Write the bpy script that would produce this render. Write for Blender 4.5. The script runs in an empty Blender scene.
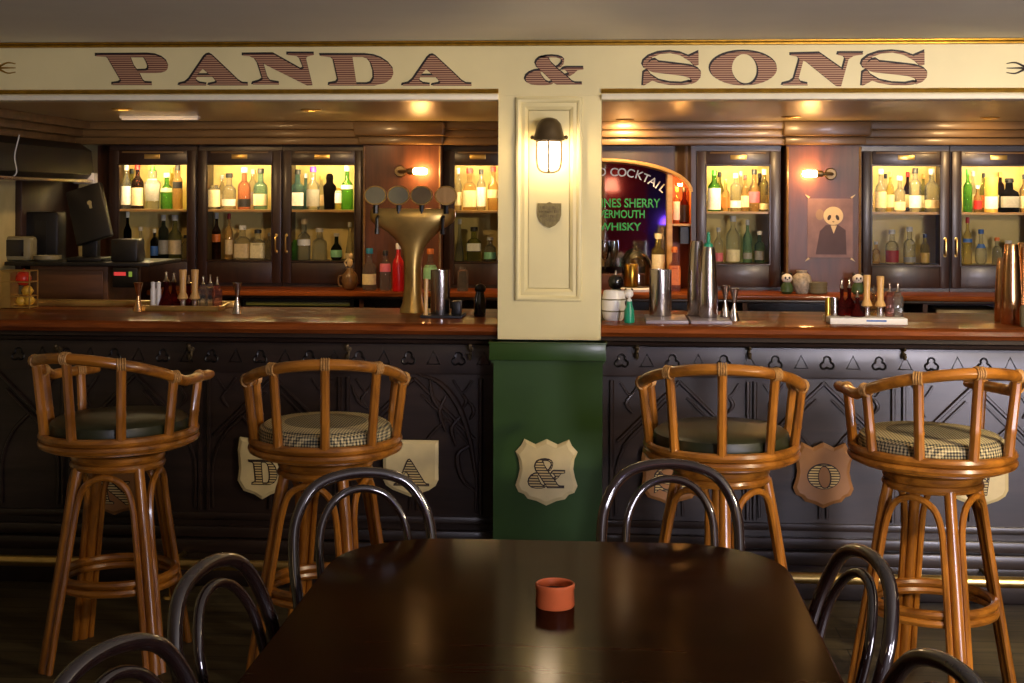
import bpy, bmesh, math, random
from mathutils import Vector, Matrix
random.seed(7)
sc = bpy.context.scene
COL = sc.collection
PI = math.pi
R = math.radians

# ------------------------------------------------------------------ camera
F, CX, VH = 1400.0, 512.0, 200.0
YAW, ROLL, EYE = R(4.0), R(0.2), 1.6
cam_d = bpy.data.cameras.new('camera')
cam = bpy.data.objects.new('camera', cam_d)
COL.objects.link(cam)
cam_d.sensor_width = 36.0
cam_d.lens = F / 1024 * 36
cam_d.shift_y = -(341.5 - VH) / 1024
cam_d.clip_start = 0.05
cam.location = (0, 0, EYE)
cam.rotation_mode = 'QUATERNION'
cam.rotation_quaternion = (Matrix.Rotation(YAW, 3, 'Z') @ Matrix.Rotation(PI / 2, 3, 'X') @ Matrix.Rotation(ROLL, 3, 'Z')).to_quaternion()
sc.camera = cam
_M = Matrix.Rotation(YAW, 3, 'Z') @ Matrix.Rotation(PI / 2, 3, 'X') @ Matrix.Rotation(ROLL, 3, 'Z')

def ray(u, v):
    return _M @ Vector(((u - CX) / F, -(v - VH) / F, -1.0))
def P(u, v, Y):                       # point seen at (u, v) on the plane y = Y
    d = ray(u, v); t = Y / d.y
    return Vector((d.x * t, Y, EYE + d.z * t))
def PX(u, Y): return P(u, 240, Y).x
def PD(u, d):                         # floor position at camera depth d
    r = ray(u, VH); return Vector((r.x * d, r.y * d, 0))

# ------------------------------------------------------------------ materials
def s2l(c):
    return tuple(((x / 255) / 12.92 if x / 255 <= 0.04045 else ((x / 255 + 0.055) / 1.055) ** 2.4) for x in c) + (1.0,)

def new_mat(name):
    m = bpy.data.materials.new(name); m.use_nodes = True
    nt = m.node_tree; b = nt.nodes['Principled BSDF']
    return m, nt, b
def setin(b, k, v):
    if k in b.inputs: b.inputs[k].default_value = v
def plain(name, rgb, rough=0.5, metal=0.0, noise=0.12, scale=12.0, coat=0.0, bump=0.0, spec=0.5, coat_rough=0.1, stretch=(1, 1, 1)):
    m, nt, b = new_mat(name)
    c = s2l(rgb)
    tc = nt.nodes.new('ShaderNodeTexCoord'); mp = nt.nodes.new('ShaderNodeMapping')
    mp.inputs['Scale'].default_value = stretch
    n = nt.nodes.new('ShaderNodeTexNoise'); n.inputs['Scale'].default_value = scale; n.inputs['Detail'].default_value = 5
    r = nt.nodes.new('ShaderNodeValToRGB')
    r.color_ramp.elements[0].position = 0.3; r.color_ramp.elements[1].position = 0.7
    r.color_ramp.elements[0].color = tuple(x * (1 - noise) for x in c[:3]) + (1,)
    r.color_ramp.elements[1].color = tuple(min(1, x * (1 + noise)) for x in c[:3]) + (1,)
    L = nt.links
    L.new(tc.outputs['Object'], mp.inputs['Vector']); L.new(mp.outputs['Vector'], n.inputs['Vector'])
    L.new(n.outputs['Fac'], r.inputs['Fac']); L.new(r.outputs['Color'], b.inputs['Base Color'])
    setin(b, 'Roughness', rough); setin(b, 'Metallic', metal); setin(b, 'Coat Weight', coat); setin(b, 'Coat Roughness', coat_rough)
    setin(b, 'Specular IOR Level', spec)
    if bump:
        bp = nt.nodes.new('ShaderNodeBump'); bp.inputs['Strength'].default_value = bump; bp.inputs['Distance'].default_value = 0.01
        L.new(n.outputs['Fac'], bp.inputs['Height']); L.new(bp.outputs['Normal'], b.inputs['Normal'])
    return m
def wood(name, dark, light, rough=0.35, coat=0.3, axis='X', scale=3.0, coat_rough=0.12, spec=0.5, planks=0.0, coat_ior=1.5):
    m, nt, b = new_mat(name)
    L = nt.links
    tc = nt.nodes.new('ShaderNodeTexCoord'); mp = nt.nodes.new('ShaderNodeMapping')
    st = {'X': (0.12, 1, 1), 'Y': (1, 0.12, 1), 'Z': (1, 1, 0.12)}[axis]
    mp.inputs['Scale'].default_value = st
    n = nt.nodes.new('ShaderNodeTexNoise'); n.inputs['Scale'].default_value = scale * 8; n.inputs['Detail'].default_value = 6; n.inputs['Distortion'].default_value = 0.6
    n2 = nt.nodes.new('ShaderNodeTexNoise'); n2.inputs['Scale'].default_value = scale * 40; n2.inputs['Detail'].default_value = 3
    mx = nt.nodes.new('ShaderNodeMath'); mx.operation = 'MULTIPLY_ADD'; mx.inputs[1].default_value = 0.3
    r = nt.nodes.new('ShaderNodeValToRGB')
    r.color_ramp.elements[0].position = 0.38; r.color_ramp.elements[1].position = 0.85
    r.color_ramp.elements[0].color = s2l(dark); r.color_ramp.elements[1].color = s2l(light)
    L.new(tc.outputs['Object'], mp.inputs['Vector']); L.new(mp.outputs['Vector'], n.inputs['Vector']); L.new(mp.outputs['Vector'], n2.inputs['Vector'])
    L.new(n2.outputs['Fac'], mx.inputs[0]); L.new(n.outputs['Fac'], mx.inputs[2]); L.new(mx.outputs[0], r.inputs['Fac'])
    last = r.outputs['Color']
    if planks:
        br = nt.nodes.new('ShaderNodeTexBrick')
        br.inputs['Color1'].default_value = (1, 1, 1, 1); br.inputs['Color2'].default_value = (0.62, 0.6, 0.58, 1); br.inputs['Mortar'].default_value = (0.08, 0.07, 0.06, 1)
        br.inputs['Scale'].default_value = 1.0; br.inputs['Mortar Size'].default_value = 0.003
        br.inputs['Brick Width'].default_value = 1.7; br.inputs['Row Height'].default_value = planks
        L.new(tc.outputs['Object'], br.inputs['Vector'])
        mm = nt.nodes.new('ShaderNodeMix'); mm.data_type = 'RGBA'; mm.blend_type = 'MULTIPLY'; mm.inputs[0].default_value = 1.0
        L.new(last, mm.inputs[6]); L.new(br.outputs['Color'], mm.inputs[7]); last = mm.outputs[2]
    L.new(last, b.inputs['Base Color'])
    setin(b, 'Roughness', rough); setin(b, 'Coat Weight', coat); setin(b, 'Coat Roughness', coat_rough); setin(b, 'Specular IOR Level', spec); setin(b, 'Coat IOR', coat_ior)
    return m
def emit(name, rgb, strength):
    m, nt, b = new_mat(name)
    setin(b, 'Base Color', s2l(rgb)); setin(b, 'Emission Color', s2l(rgb)); setin(b, 'Emission Strength', strength)
    return m
def glass(name, rgb, t=0.55, ior=1.42, rough=0.02):
    m = bpy.data.materials.new(name); m.use_nodes = True
    nt = m.node_tree; nt.nodes.clear(); L = nt.links
    o = nt.nodes.new('ShaderNodeOutputMaterial'); tr = nt.nodes.new('ShaderNodeBsdfTransparent'); g = nt.nodes.new('ShaderNodeBsdfGlass')
    mx = nt.nodes.new('ShaderNodeMixShader'); n = nt.nodes.new('ShaderNodeTexNoise'); n.inputs['Scale'].default_value = 30
    rr = nt.nodes.new('ShaderNodeValToRGB'); c = tuple(x ** 0.5 for x in s2l(rgb)[:3]) + (1.0,)
    rr.color_ramp.elements[0].color = tuple(x * 0.93 for x in c[:3]) + (1,); rr.color_ramp.elements[1].color = c
    L.new(n.outputs['Fac'], rr.inputs['Fac']); L.new(rr.outputs['Color'], tr.inputs['Color']); L.new(rr.outputs['Color'], g.inputs['Color'])
    g.inputs['IOR'].default_value = ior; g.inputs['Roughness'].default_value = rough
    mx.inputs[0].default_value = t
    df = nt.nodes.new('ShaderNodeBsdfDiffuse'); m2 = nt.nodes.new('ShaderNodeMixShader'); m2.inputs[0].default_value = 0.04  # a little diffuse mixed in, imitating light caught by the glass
    L.new(rr.outputs['Color'], df.inputs['Color'])
    L.new(tr.outputs[0], mx.inputs[1]); L.new(g.outputs[0], mx.inputs[2]); L.new(mx.outputs[0], m2.inputs[1]); L.new(df.outputs[0], m2.inputs[2]); L.new(m2.outputs[0], o.inputs['Surface'])
    return m
def pane_mat(name, ior=1.3, tint=(0.98, 0.99, 0.97, 1)):
    m = bpy.data.materials.new(name); m.use_nodes = True
    nt = m.node_tree; nt.nodes.clear(); L = nt.links
    o = nt.nodes.new('ShaderNodeOutputMaterial'); tr = nt.nodes.new('ShaderNodeBsdfTransparent'); g = nt.nodes.new('ShaderNodeBsdfGlossy')
    lw = nt.nodes.new('ShaderNodeFresnel'); lw.inputs['IOR'].default_value = ior
    tr.inputs['Color'].default_value = tint
    mx = nt.nodes.new('ShaderNodeMixShader'); g.inputs['Roughness'].default_value = 0.03
    L.new(lw.outputs[0], mx.inputs[0]); L.new(tr.outputs[0], mx.inputs[1]); L.new(g.outputs[0], mx.inputs[2]); L.new(mx.outputs[0], o.inputs['Surface'])
    return m
def stripes(name, c1, c2, period, axis='Z', rough=0.6, duty=0.5):
    m, nt, b = new_mat(name); L = nt.links
    tc = nt.nodes.new('ShaderNodeTexCoord'); w = nt.nodes.new('ShaderNodeTexWave')
    w.wave_type = 'BANDS'; w.bands_direction = axis; w.inputs['Scale'].default_value = 0.314 / period; w.inputs['Distortion'].default_value = 0.15
    r = nt.nodes.new('ShaderNodeValToRGB'); r.color_ramp.elements[0].position = duty - 0.12; r.color_ramp.elements[1].position = duty + 0.12
    r.color_ramp.elements[0].color = s2l(c1); r.color_ramp.elements[1].color = s2l(c2)
    L.new(tc.outputs['Object'], w.inputs['Vector']); L.new(w.outputs['Fac'], r.inputs['Fac']); L.new(r.outputs['Color'], b.inputs['Base Color'])
    setin(b, 'Roughness', rough)
    return m
def check(name, c1, c2, size):
    m, nt, b = new_mat(name); L = nt.links
    tc = nt.nodes.new('ShaderNodeTexCoord')
    def band(ax):
        w = nt.nodes.new('ShaderNodeTexWave'); w.wave_type = 'BANDS'; w.bands_direction = ax; w.inputs['Scale'].default_value = 0.314 / size
        L.new(tc.outputs['Object'], w.inputs['Vector']); return w.outputs['Fac']
    def gr(a, t=0.5):
        g = nt.nodes.new('ShaderNodeMath'); g.operation = 'GREATER_THAN'; g.inputs[1].default_value = t; L.new(a, g.inputs[0]); return g.outputs[0]
    x, y, z = gr(band('X')), gr(band('Y')), gr(band('Z'))
    a = nt.nodes.new('ShaderNodeMath'); a.operation = 'ADD'; L.new(x, a.inputs[0]); L.new(y, a.inputs[1])
    a2 = nt.nodes.new('ShaderNodeMath'); a2.operation = 'ADD'; L.new(a.outputs[0], a2.inputs[0]); L.new(z, a2.inputs[1])
    mr = nt.nodes.new('ShaderNodeMapRange'); mr.inputs[1].default_value = 0.6; mr.inputs[2].default_value = 3.0; L.new(a2.outputs[0], mr.inputs[0])
    r = nt.nodes.new('ShaderNodeValToRGB'); r.color_ramp.elements[0].color = s2l(c1); r.color_ramp.elements[1].color = s2l(c2)
    L.new(mr.outputs[0], r.inputs['Fac']); L.new(r.outputs['Color'], b.inputs['Base Color']); setin(b, 'Roughness', 0.85)
    return m

M = {}
M['cream'] = plain('cream_paint', (224, 211, 156), 0.42, noise=0.05, scale=4)
M['white_trim'] = plain('pale_trim_paint', (230, 222, 195), 0.4, noise=0.05)
M['gold'] = plain('old_gilding', (168, 128, 40), 0.35, 0.75, noise=0.25, scale=30)
M['green'] = plain('green_paint', (46, 73, 29), 0.33, noise=0.12, scale=5, coat=0.1)
M['ceiling'] = plain('ceiling_paint', (232, 227, 208), 0.6, noise=0.05, scale=2)
M['bar_ceiling'] = plain('glossy_soffit_paint', (206, 190, 136), 0.3, noise=0.08, scale=2, coat=0.2)
M['plaster'] = plain('pale_plaster', (186, 172, 120), 0.7, noise=0.08)
M['plum'] = plain('plum_paint', (70, 40, 84), 0.7)
M['dark_wall'] = plain('dark_brown_paint', (48, 34, 24), 0.6)
M['floor'] = wood('worn_floorboards', (46, 40, 28), (98, 86, 60), 0.5, 0.0, 'X', 2.0, planks=0.13, spec=0.3)
M['bar_top'] = wood('varnished_red_wood', (74, 30, 10), (150, 78, 30), 0.5, 0.36, 'X', 2.0, coat_rough=0.06, spec=0.05)
M['bar_dark'] = wood('black_brown_carved_oak', (24, 16, 13), (48, 34, 28), 0.36, 0.35, 'X', 2.5, coat_rough=0.2)
M['groove'] = plain('groove_shade', (12, 9, 9), 0.4)  # near-black raised beads stand in for the shade of incised grooves
M['cab_wood'] = wood('dark_mahogany', (28, 15, 9), (54, 31, 18), 0.4, 0.2, 'Z', 2.5, coat_rough=0.2)
M['panel_wood'] = wood('red_brown_mahogany', (56, 30, 18), (92, 52, 32), 0.5, 0.1, 'Z', 2.0, coat_rough=0.2, spec=0.3)
M['cornice'] = wood('cornice_wood', (88, 65, 36), (130, 101, 61), 0.4, 0.2, 'X', 2.0)
M['cab_back'] = plain('cream_cabinet_back', (214, 186, 112), 0.6, noise=0.06)
M['niche'] = wood('niche_wood_glow', (150, 74, 26), (196, 108, 44), 0.45, 0.1, 'Z', 2.0)  # orange glow of the lit niche put into the wood colour
M['shelf'] = wood('shelf_wood', (150, 110, 60), (196, 154, 92), 0.45, 0.1, 'X', 2.0)
M['rattan'] = wood('honey_rattan', (100, 55, 12), (184, 116, 36), 0.3, 0.5, 'Z', 3.0, coat_rough=0.12)
M['rattan_x'] = wood('honey_rattan_cross', (100, 55, 12), (184, 116, 36), 0.3, 0.5, 'X', 3.0, coat_rough=0.12)
M['binding'] = plain('pale_cane_binding', (184, 136, 74), 0.5, noise=0.3, scale=90)
M['swivel'] = plain('swivel_plate_metal', (60, 54, 48), 0.5, 0.7)
M['bentwood'] = wood('dark_bentwood', (22, 11, 9), (42, 22, 16), 0.4, 1.0, 'Z', 3.0, coat_rough=0.05, spec=0.3, coat_ior=2.0)
M['table'] = wood('dark_table_wood', (24, 10, 5), (52, 24, 10), 0.6, 0.2, 'X', 1.5, coat_rough=0.13, spec=0.0)
M['cush_green'] = plain('dark_green_leather', (42, 44, 22), 0.42, noise=0.15, scale=20)
M['cush_check'] = check('gingham_cloth', (26, 34, 36), (222, 202, 146), 0.0095)
M['brass'] = plain('brass', (224, 192, 120), 0.3, 1.0, noise=0.15)
M['brass_old'] = plain('aged_brass', (206, 170, 94), 0.3, 0.75, noise=0.25, scale=8)
M['bronze'] = plain('dull_bronze', (112, 96, 70), 0.45, 0.8, noise=0.2)
M['plaque'] = plain('plaque_brass', (128, 114, 70), 0.5, 0.5, noise=0.25, scale=60)
M['steel'] = plain('brushed_steel', (200, 192, 186), 0.22, 1.0, noise=0.05, scale=40, stretch=(1, 1, 0.1))
M['copper'] = plain('copper', (226, 178, 128), 0.22, 1.0, noise=0.1)
M['goldcan'] = plain('gold_tin', (200, 160, 70), 0.28, 1.0)
M['black'] = plain('black_plastic', (14, 13, 12), 0.4)
M['black_gloss'] = plain('black_gloss', (10, 10, 14), 0.15, coat=0.5)
M['white'] = plain('white_ceramic', (232, 228, 220), 0.3, noise=0.04)
M['paper'] = plain('white_paper', (238, 234, 226), 0.7, noise=0.04)
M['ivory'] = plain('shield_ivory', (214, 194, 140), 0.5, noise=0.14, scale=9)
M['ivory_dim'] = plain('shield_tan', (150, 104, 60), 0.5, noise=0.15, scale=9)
M['letter_ink'] = plain('brown_black_ink', (40, 24, 14), 0.6)
M['letter_fill'] = stripes('striped_letter_brown', (98, 46, 32), (180, 142, 108), 0.0088, 'Z', duty=0.5)
M['letter_rim'] = plain('letter_shadow_black', (30, 20, 12), 0.6)
M['muddler'] = wood('pale_wood', (190, 138, 70), (226, 182, 110), 0.45, 0.2, 'Z', 3.0)
M['pos_box'] = wood('brown_box_wood', (52, 30, 16), (84, 52, 26), 0.5, 0.1, 'X', 2.0)
M['red'] = plain('red_enamel', (190, 18, 18), 0.3)
M['lemon'] = plain('lemon_peel', (222, 172, 52), 0.5, bump=0.2, scale=60)
M['tomato'] = plain('red_fruit', (200, 48, 22), 0.35)
M['led_blue'] = emit('blue_led', (30, 50, 255), 12)
M['terracotta'] = plain('orange_glaze', (228, 112, 62), 0.3, noise=0.12, scale=20, coat=0.5)
M['wax'] = plain('dark_wax', (46, 26, 18), 0.4)
M['pane'] = pane_mat('cabinet_pane'); M['thin_glass'] = pane_mat('thin_clear_glass', 1.6, (0.94, 0.94, 0.9, 1))
M['mirror'] = plain('mirror_silver', (200, 195, 200), 0.04, 1.0, noise=0.02)
M['lamp_white'] = emit('lamp_glass_lit', (255, 222, 178), 34.0)
M['lamp_amber'] = emit('filament_bulb_lit', (255, 188, 108), 190.0)
M['down_lit'] = emit('downlight_lit', (255, 220, 170), 30.0)
M['strip_lit'] = emit('cabinet_strip_lit', (255, 224, 166), 225.0)
M['batten_lit'] = emit('batten_lit', (255, 236, 210), 0.2)
M['shade_lit'] = emit('pink_shade_lit', (255, 150, 110), 3.0)
M['curtain'] = plain('red_curtain', (170, 26, 24), 0.8)
M['green_txt'] = plain('green_sign_paint', (4, 118, 30), 0.4)
M['white_txt'] = plain('white_sign_paint', (220, 214, 206), 0.4)
M['poster'] = plain('faded_poster', (132, 104, 106), 0.6, noise=0.2, scale=14)
M['poster_dark'] = plain('poster_suit', (72, 52, 60), 0.6)
M['poster_light'] = plain('poster_cream', (212, 190, 150), 0.6)
M['fridge_glass'] = plain('green_fridge_glass', (26, 34, 20), 0.15, coat=0.5)
M['fridge_rail'] = plain('pale_green_rail', (120, 124, 62), 0.4)
M['teal'] = plain('teal_plastic', (24, 142, 108), 0.35)
M['pandagreen'] = plain('figurine_green', (52, 78, 44), 0.5)
M['fabric_grey'] = plain('grey_rubber', (36, 34, 36), 0.6)
M['plate'] = plain('sage_ceramic', (120, 113, 84), 0.4)
M['flask_brown'] = plain('brown_glazed_flask', (112, 84, 52), 0.3, noise=0.3, scale=40)
M['violet_card'] = plain('grey_card', (150, 140, 150), 0.35)
G = {}
for k, c in dict(clear=(232, 234, 222), green=(96, 190, 60), dkgreen=(24, 40, 16), brown=(50, 20, 8), amber=(244, 212, 150), teal=(150, 206, 198),
                 blue=(110, 168, 190), pink=(232, 160, 140), red=(170, 30, 22), black=(6, 4, 4), yellow=(226, 210, 110), olive=(172, 176, 96), dkred=(110, 20, 16)).items():
    G[k] = glass('glass_' + k, c)
LC = {}
for k, c in dict(cream=(232, 216, 168), white=(238, 234, 222), grey=(150, 146, 136), pink=(220, 110, 120), black=(24, 22, 22), red=(176, 30, 26), orange=(206, 110, 40),
                 blue=(56, 100, 170), mint=(146, 206, 160), gold=(196, 156, 70), navy=(30, 44, 80), silver=(190, 186, 180), purple=(120, 40, 150), green=(70, 160, 44), tan=(214, 188, 140), teal=(20, 120, 150)).items():
    LC[k] = plain('label_' + k, c, 0.5, noise=0.1, scale=80)

# ------------------------------------------------------------------ mesh helpers
class MB:
    def __init__(s): s.bm = bmesh.new()
    def box(s, x0, x1, y0, y1, z0, z1, bev=0.0):
        x0, x1 = min(x0, x1), max(x0, x1); y0, y1 = min(y0, y1), max(y0, y1); z0, z1 = min(z0, z1), max(z0, z1)
        v = [s.bm.verts.new((x, y, z)) for z in (z0, z1) for y in (y0, y1) for x in (x0, x1)]
        fs = [s.bm.faces.new([v[i] for i in q]) for q in ((0, 2, 3, 1), (4, 5, 7, 6), (0, 1, 5, 4), (2, 6, 7, 3), (0, 4, 6, 2), (1, 3, 7, 5))]
        if bev:
            es = list({e for f in fs for e in f.edges})
            bmesh.ops.bevel(s.bm, geom=es, offset=bev, segments=2, affect='EDGES', profile=0.5)
        return s
    def tube(s, pts, r, n=10, cap=True, closed=False):
        pts = [Vector(p) for p in pts]; N = len(pts)
        rr = r if isinstance(r, (list, tuple)) else [r] * N
        rings = []; prev = None
        for i in range(N):
            if closed: t = pts[(i + 1) % N] - pts[i - 1]
            else: t = pts[min(i + 1, N - 1)] - pts[max(i - 1, 0)]
            t.normalize()
            if prev is None:
                a = Vector((0, 0, 1)) if abs(t.z) < 0.9 else Vector((1, 0, 0))
                nrm = (a - t * a.dot(t)).normalized()
            else:
                nrm = (prev - t * prev.dot(t)).normalized()
            prev = nrm; b = t.cross(nrm)
            rings.append([s.bm.verts.new(pts[i] + (nrm * math.cos(2 * PI * k / n) + b * math.sin(2 * PI * k / n)) * rr[i]) for k in range(n)])
        m = N if closed else N - 1
        for i in range(m):
            A, B = rings[i], rings[(i + 1) % N]
            for k in range(n):
                s.bm.faces.new((A[k], A[(k + 1) % n], B[(k + 1) % n], B[k]))
        if cap and not closed:
            s.bm.faces.new(list(reversed(rings[0]))); s.bm.faces.new(rings[-1])
        return s
    def ring(s, R0, z, r, n=36, c=(0, 0), m=8):
        return s.tube([(c[0] + R0 * math.cos(2 * PI * k / n), c[1] + R0 * math.sin(2 * PI * k / n), z) for k in range(n)], r, m, closed=True)
    def lathe(s, prof, c=(0, 0, 0), n=20, sq=0.0, axis='Z', a0=0.0, a1=2 * PI):
        full = abs(a1 - a0 - 2 * PI) < 1e-6
        K = n if full else n + 1
        rings = []
        for (r, z) in prof:
            ring = []
            for k in range(K):
                a = a0 + (a1 - a0) * k / n
                ca, sa = math.cos(a), math.sin(a)
                q = 1.0
                if sq:
                    p = 2 + sq; q = 1 / ((abs(ca) ** p + abs(sa) ** p) ** (1 / p))
                x, y, zz = r * q * ca, r * q * sa, z
                if axis == 'Y': x, y, zz = x, z, y
                if axis == 'X': x, y, zz = z, x, y
                ring.append(s.bm.verts.new((c[0] + x, c[1] + y, c[2] + zz)))
            rings.append(ring)
        for A, B in zip(rings, rings[1:]):
            for k in range(n if full else n):
                j = (k + 1) % K
                s.bm.faces.new((A[k], A[j], B[j], B[k]))
        if full:
            if prof[0][0] > 1e-5: s.bm.faces.new(list(reversed(rings[0])))
            if prof[-1][0] > 1e-5: s.bm.faces.new(rings[-1])
        return s
    def sphere(s, c, r, sx=1, sy=1, sz=1, n=14):
        m = Matrix.Translation(c) @ Matrix.Diagonal((r * sx, r * sy, r * sz, 1))
        bmesh.ops.create_uvsphere(s.bm, u_segments=n, v_segments=max(6, n * 2 // 3), radius=1, matrix=m); return s
    def prism(s, pts, a, b, axis='Y'):      # polygon in the other two axes, from a to b along axis
        def mk(p, t):
            return {'Y': (p[0], t, p[1]), 'Z': (p[0], p[1], t), 'X': (t, p[0], p[1])}[axis]
        A = [s.bm.verts.new(mk(p, a)) for p in pts]; B = [s.bm.verts.new(mk(p, b)) for p in pts]
        n = len(pts); s.bm.faces.new(A); s.bm.faces.new(list(reversed(B)))
        for i in range(n): s.bm.faces.new((A[i], B[i], B[(i + 1) % n], A[(i + 1) % n]))
        return s
    def frame(s, x0, x1, z0, z1, y, prof):   # mitred picture frame on plane y; prof = [(inset, height toward -y)]
        loops = []
        for (d, h) in prof:
            loops.append([s.bm.verts.new(p) for p in ((x0 + d, y - h, z0 + d), (x1 - d, y - h, z0 + d), (x1 - d, y - h, z1 - d), (x0 + d, y - h, z1 - d))])
        for A, B in zip(loops, loops[1:]):
            for k in range(4): s.bm.faces.new((A[k], A[(k + 1) % 4], B[(k + 1) % 4], B[k]))
        return s
    def xf(s, mat):
        bmesh.ops.transform(s.bm, matrix=mat, verts=s.bm.verts); return s

def mesh_from(mb, name, smooth=True):
    me = bpy.data.meshes.new(name)
    bmesh.ops.remove_doubles(mb.bm, verts=mb.bm.verts, dist=1e-6)
    bmesh.ops.recalc_face_normals(mb.bm, faces=mb.bm.faces)
    mb.bm.to_mesh(me); mb.bm.free()
    if smooth and len(me.polygons):
        me.polygons.foreach_set('use_smooth', [True] * len(me.polygons))
        me.set_sharp_from_angle(angle=R(38))
    return me
def obj(name, mb, mat, parent=None, loc=None, label=None, smooth=True):
    me = mesh_from(mb, name, smooth) if isinstance(mb, MB) else mb
    if mat is not None:
        me.materials.clear(); me.materials.append(mat)
    o = bpy.data.objects.new(name, me); COL.objects.link(o)
    if parent is not None: o.parent = parent
    if loc is not None: o.location = loc
    if label: o['label'] = label
    return o
def tag(o, label, cat, group=None):
    o['label'] = label; o['category'] = cat
    if group: o['group'] = group
    return o
def thing(name, label, cat, loc=(0, 0, 0), rz=0.0, group=None):
    o = bpy.data.objects.new(name, None); COL.objects.link(o)
    o.empty_display_size = 0.05
    o.location = loc; o.rotation_euler = (0, 0, rz)
    return tag(o, label, cat, group)
def struct(name, mb, mat):
    o = obj(name, mb, mat); o['kind'] = 'structure'; return o
def dup(root, loc, rz, label, group=None):
    r = root.copy(); COL.objects.link(r); r.location = loc; r.rotation_euler = (0, 0, rz); r['label'] = label
    if group: r['group'] = group
    for ch in list(root.children):
        c = ch.copy(); COL.objects.link(c); c.parent = r
        for g in ch.children:
            d = g.copy(); COL.objects.link(d); d.parent = c
    return r
def crom(pts, k=8, closed=False):
    pts = [Vector(p) for p in pts]; N = len(pts); out = []
    for i in range(N if closed else N - 1):
        p1, p2 = pts[i], pts[(i + 1) % N]
        p0 = pts[i - 1] if (i > 0 or closed) else p1 * 2 - p2
        p3 = pts[(i + 2) % N] if (i + 2 < N or closed) else p2 * 2 - p1
        for j in range(k):
            t = j / k
            out.append(0.5 * ((2 * p1) + (p2 - p0) * t + (2 * p0 - 5 * p1 + 4 * p2 - p3) * t * t + (3 * p1 - p0 - 3 * p2 + p3) * t ** 3))
    if not closed: out.append(pts[-1])
    return out
def flat_shape(polys, thick, offset=0.0):
    """polys: list of 2-D outlines (x, z), each a list of loops (outer, holes); a thin mesh standing on y = 0 toward -y"""
    me_all = bmesh.new()
    for loops in polys:
        cu = bpy.data.curves.new('tmp', 'CURVE'); cu.dimensions = '2D'; cu.fill_mode = 'BOTH'; cu.extrude = thick / 2; cu.offset = offset
        for lp in loops:
            sp = cu.splines.new('POLY'); sp.points.add(len(lp) - 1); sp.use_cyclic_u = True
            for q, p in zip(sp.points, lp): q.co = (p[0], p[1], 0, 1)
        ob = bpy.data.objects.new('tmp', cu); COL.objects.link(ob)
        dg = bpy.context.evaluated_depsgraph_get()
        me = bpy.data.meshes.new_from_object(ob.evaluated_get(dg))
        me_all.from_mesh(me)
        bpy.data.objects.remove(ob); bpy.data.curves.remove(cu); bpy.data.meshes.remove(me)
    bmesh.ops.transform(me_all, matrix=Matrix.Translation((0, -thick / 2, 0)) @ Matrix.Rotation(PI / 2, 4, 'X'), verts=me_all.verts)
    me = bpy.data.meshes.new('shape'); me_all.to_mesh(me); me_all.free()
    return me
def text_mesh(body, size, thick=0.001, spacing=1.0, bold=0.0, shear=0.0):
    cu = bpy.data.curves.new('tmp', 'FONT'); cu.body = body; cu.size = size; cu.extrude = thick / 2; cu.align_x = 'CENTER'; cu.align_y = 'CENTER'
    cu.space_character = spacing; cu.offset = bold; cu.shear = shear
    ob = bpy.data.objects.new('tmp', cu); COL.objects.link(ob)
    dg = bpy.context.evaluated_depsgraph_get()
    me = bpy.data.meshes.new_from_object(ob.evaluated_get(dg))
    bpy.data.objects.remove(ob); bpy.data.curves.remove(cu)
    me.transform(Matrix.Translation((0, -thick / 2, 0)) @ Matrix.Rotation(PI / 2, 4, 'X'))
    return me

# ------------------------------------------------------------------ key planes
YP = 5.58                     # pillar and sign face
YN = 5.60                     # nose of the counter
YB = 5.72                     # carved bar front
YD = 7.80                     # cabinet doors
WL, WR, WBACK = -3.05, 3.0, -2.6
ZC = 2.235                    # ceiling of the drinking side
ZS = 2.03                     # ceiling behind the bar
YW = 8.16                     # back wall

# ------------------------------------------------------------------ room
struct('floor', MB().box(WL, WR, WBACK, YW, -0.1, 0), M['floor'])
struct('ceiling', MB().box(WL, WR, WBACK, YP + 0.1, ZC, ZC + 0.1), M['ceiling'])
struct('ceiling_bar', MB().box(WL, WR, YP + 0.1, YW, ZS, ZS + 0.1), M['bar_ceiling'])
struct('wall_left', MB().box(WL - 0.1, WL, WBACK, YW, 0, ZC), M['plaster'])
struct('wall_right', MB().box(WR, WR + 0.1, WBACK, YW, 0, ZC), M['dark_wall'])
struct('wall_back', MB().box(WL, WR, YW, YW + 0.1, 0, ZC), M['panel_wood'])
struct('wall_front', MB().box(WL, WR, WBACK - 0.1, WBACK, 0, ZC), M['plum'])
cm = MB()
for (y0, z0, z1) in ((7.62, 1.985, ZS), (7.66, 1.945, 1.985), (7.70, 1.905, 1.945)):
    cm.box(WL, WR, y0, YD + 0.05, z0, z1, 0.006)
struct('trim_1', cm, M['cornice'])
cl = MB()
for (w, z0, z1) in ((0.16, 1.985, ZS), (0.12, 1.945, 1.985), (0.08, 1.905, 1.945)):
    cl.box(WL, WL + w, YP + 0.2, 7.62, z0, z1, 0.006)
struct('trim_2', cl, M['cornice'])

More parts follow.
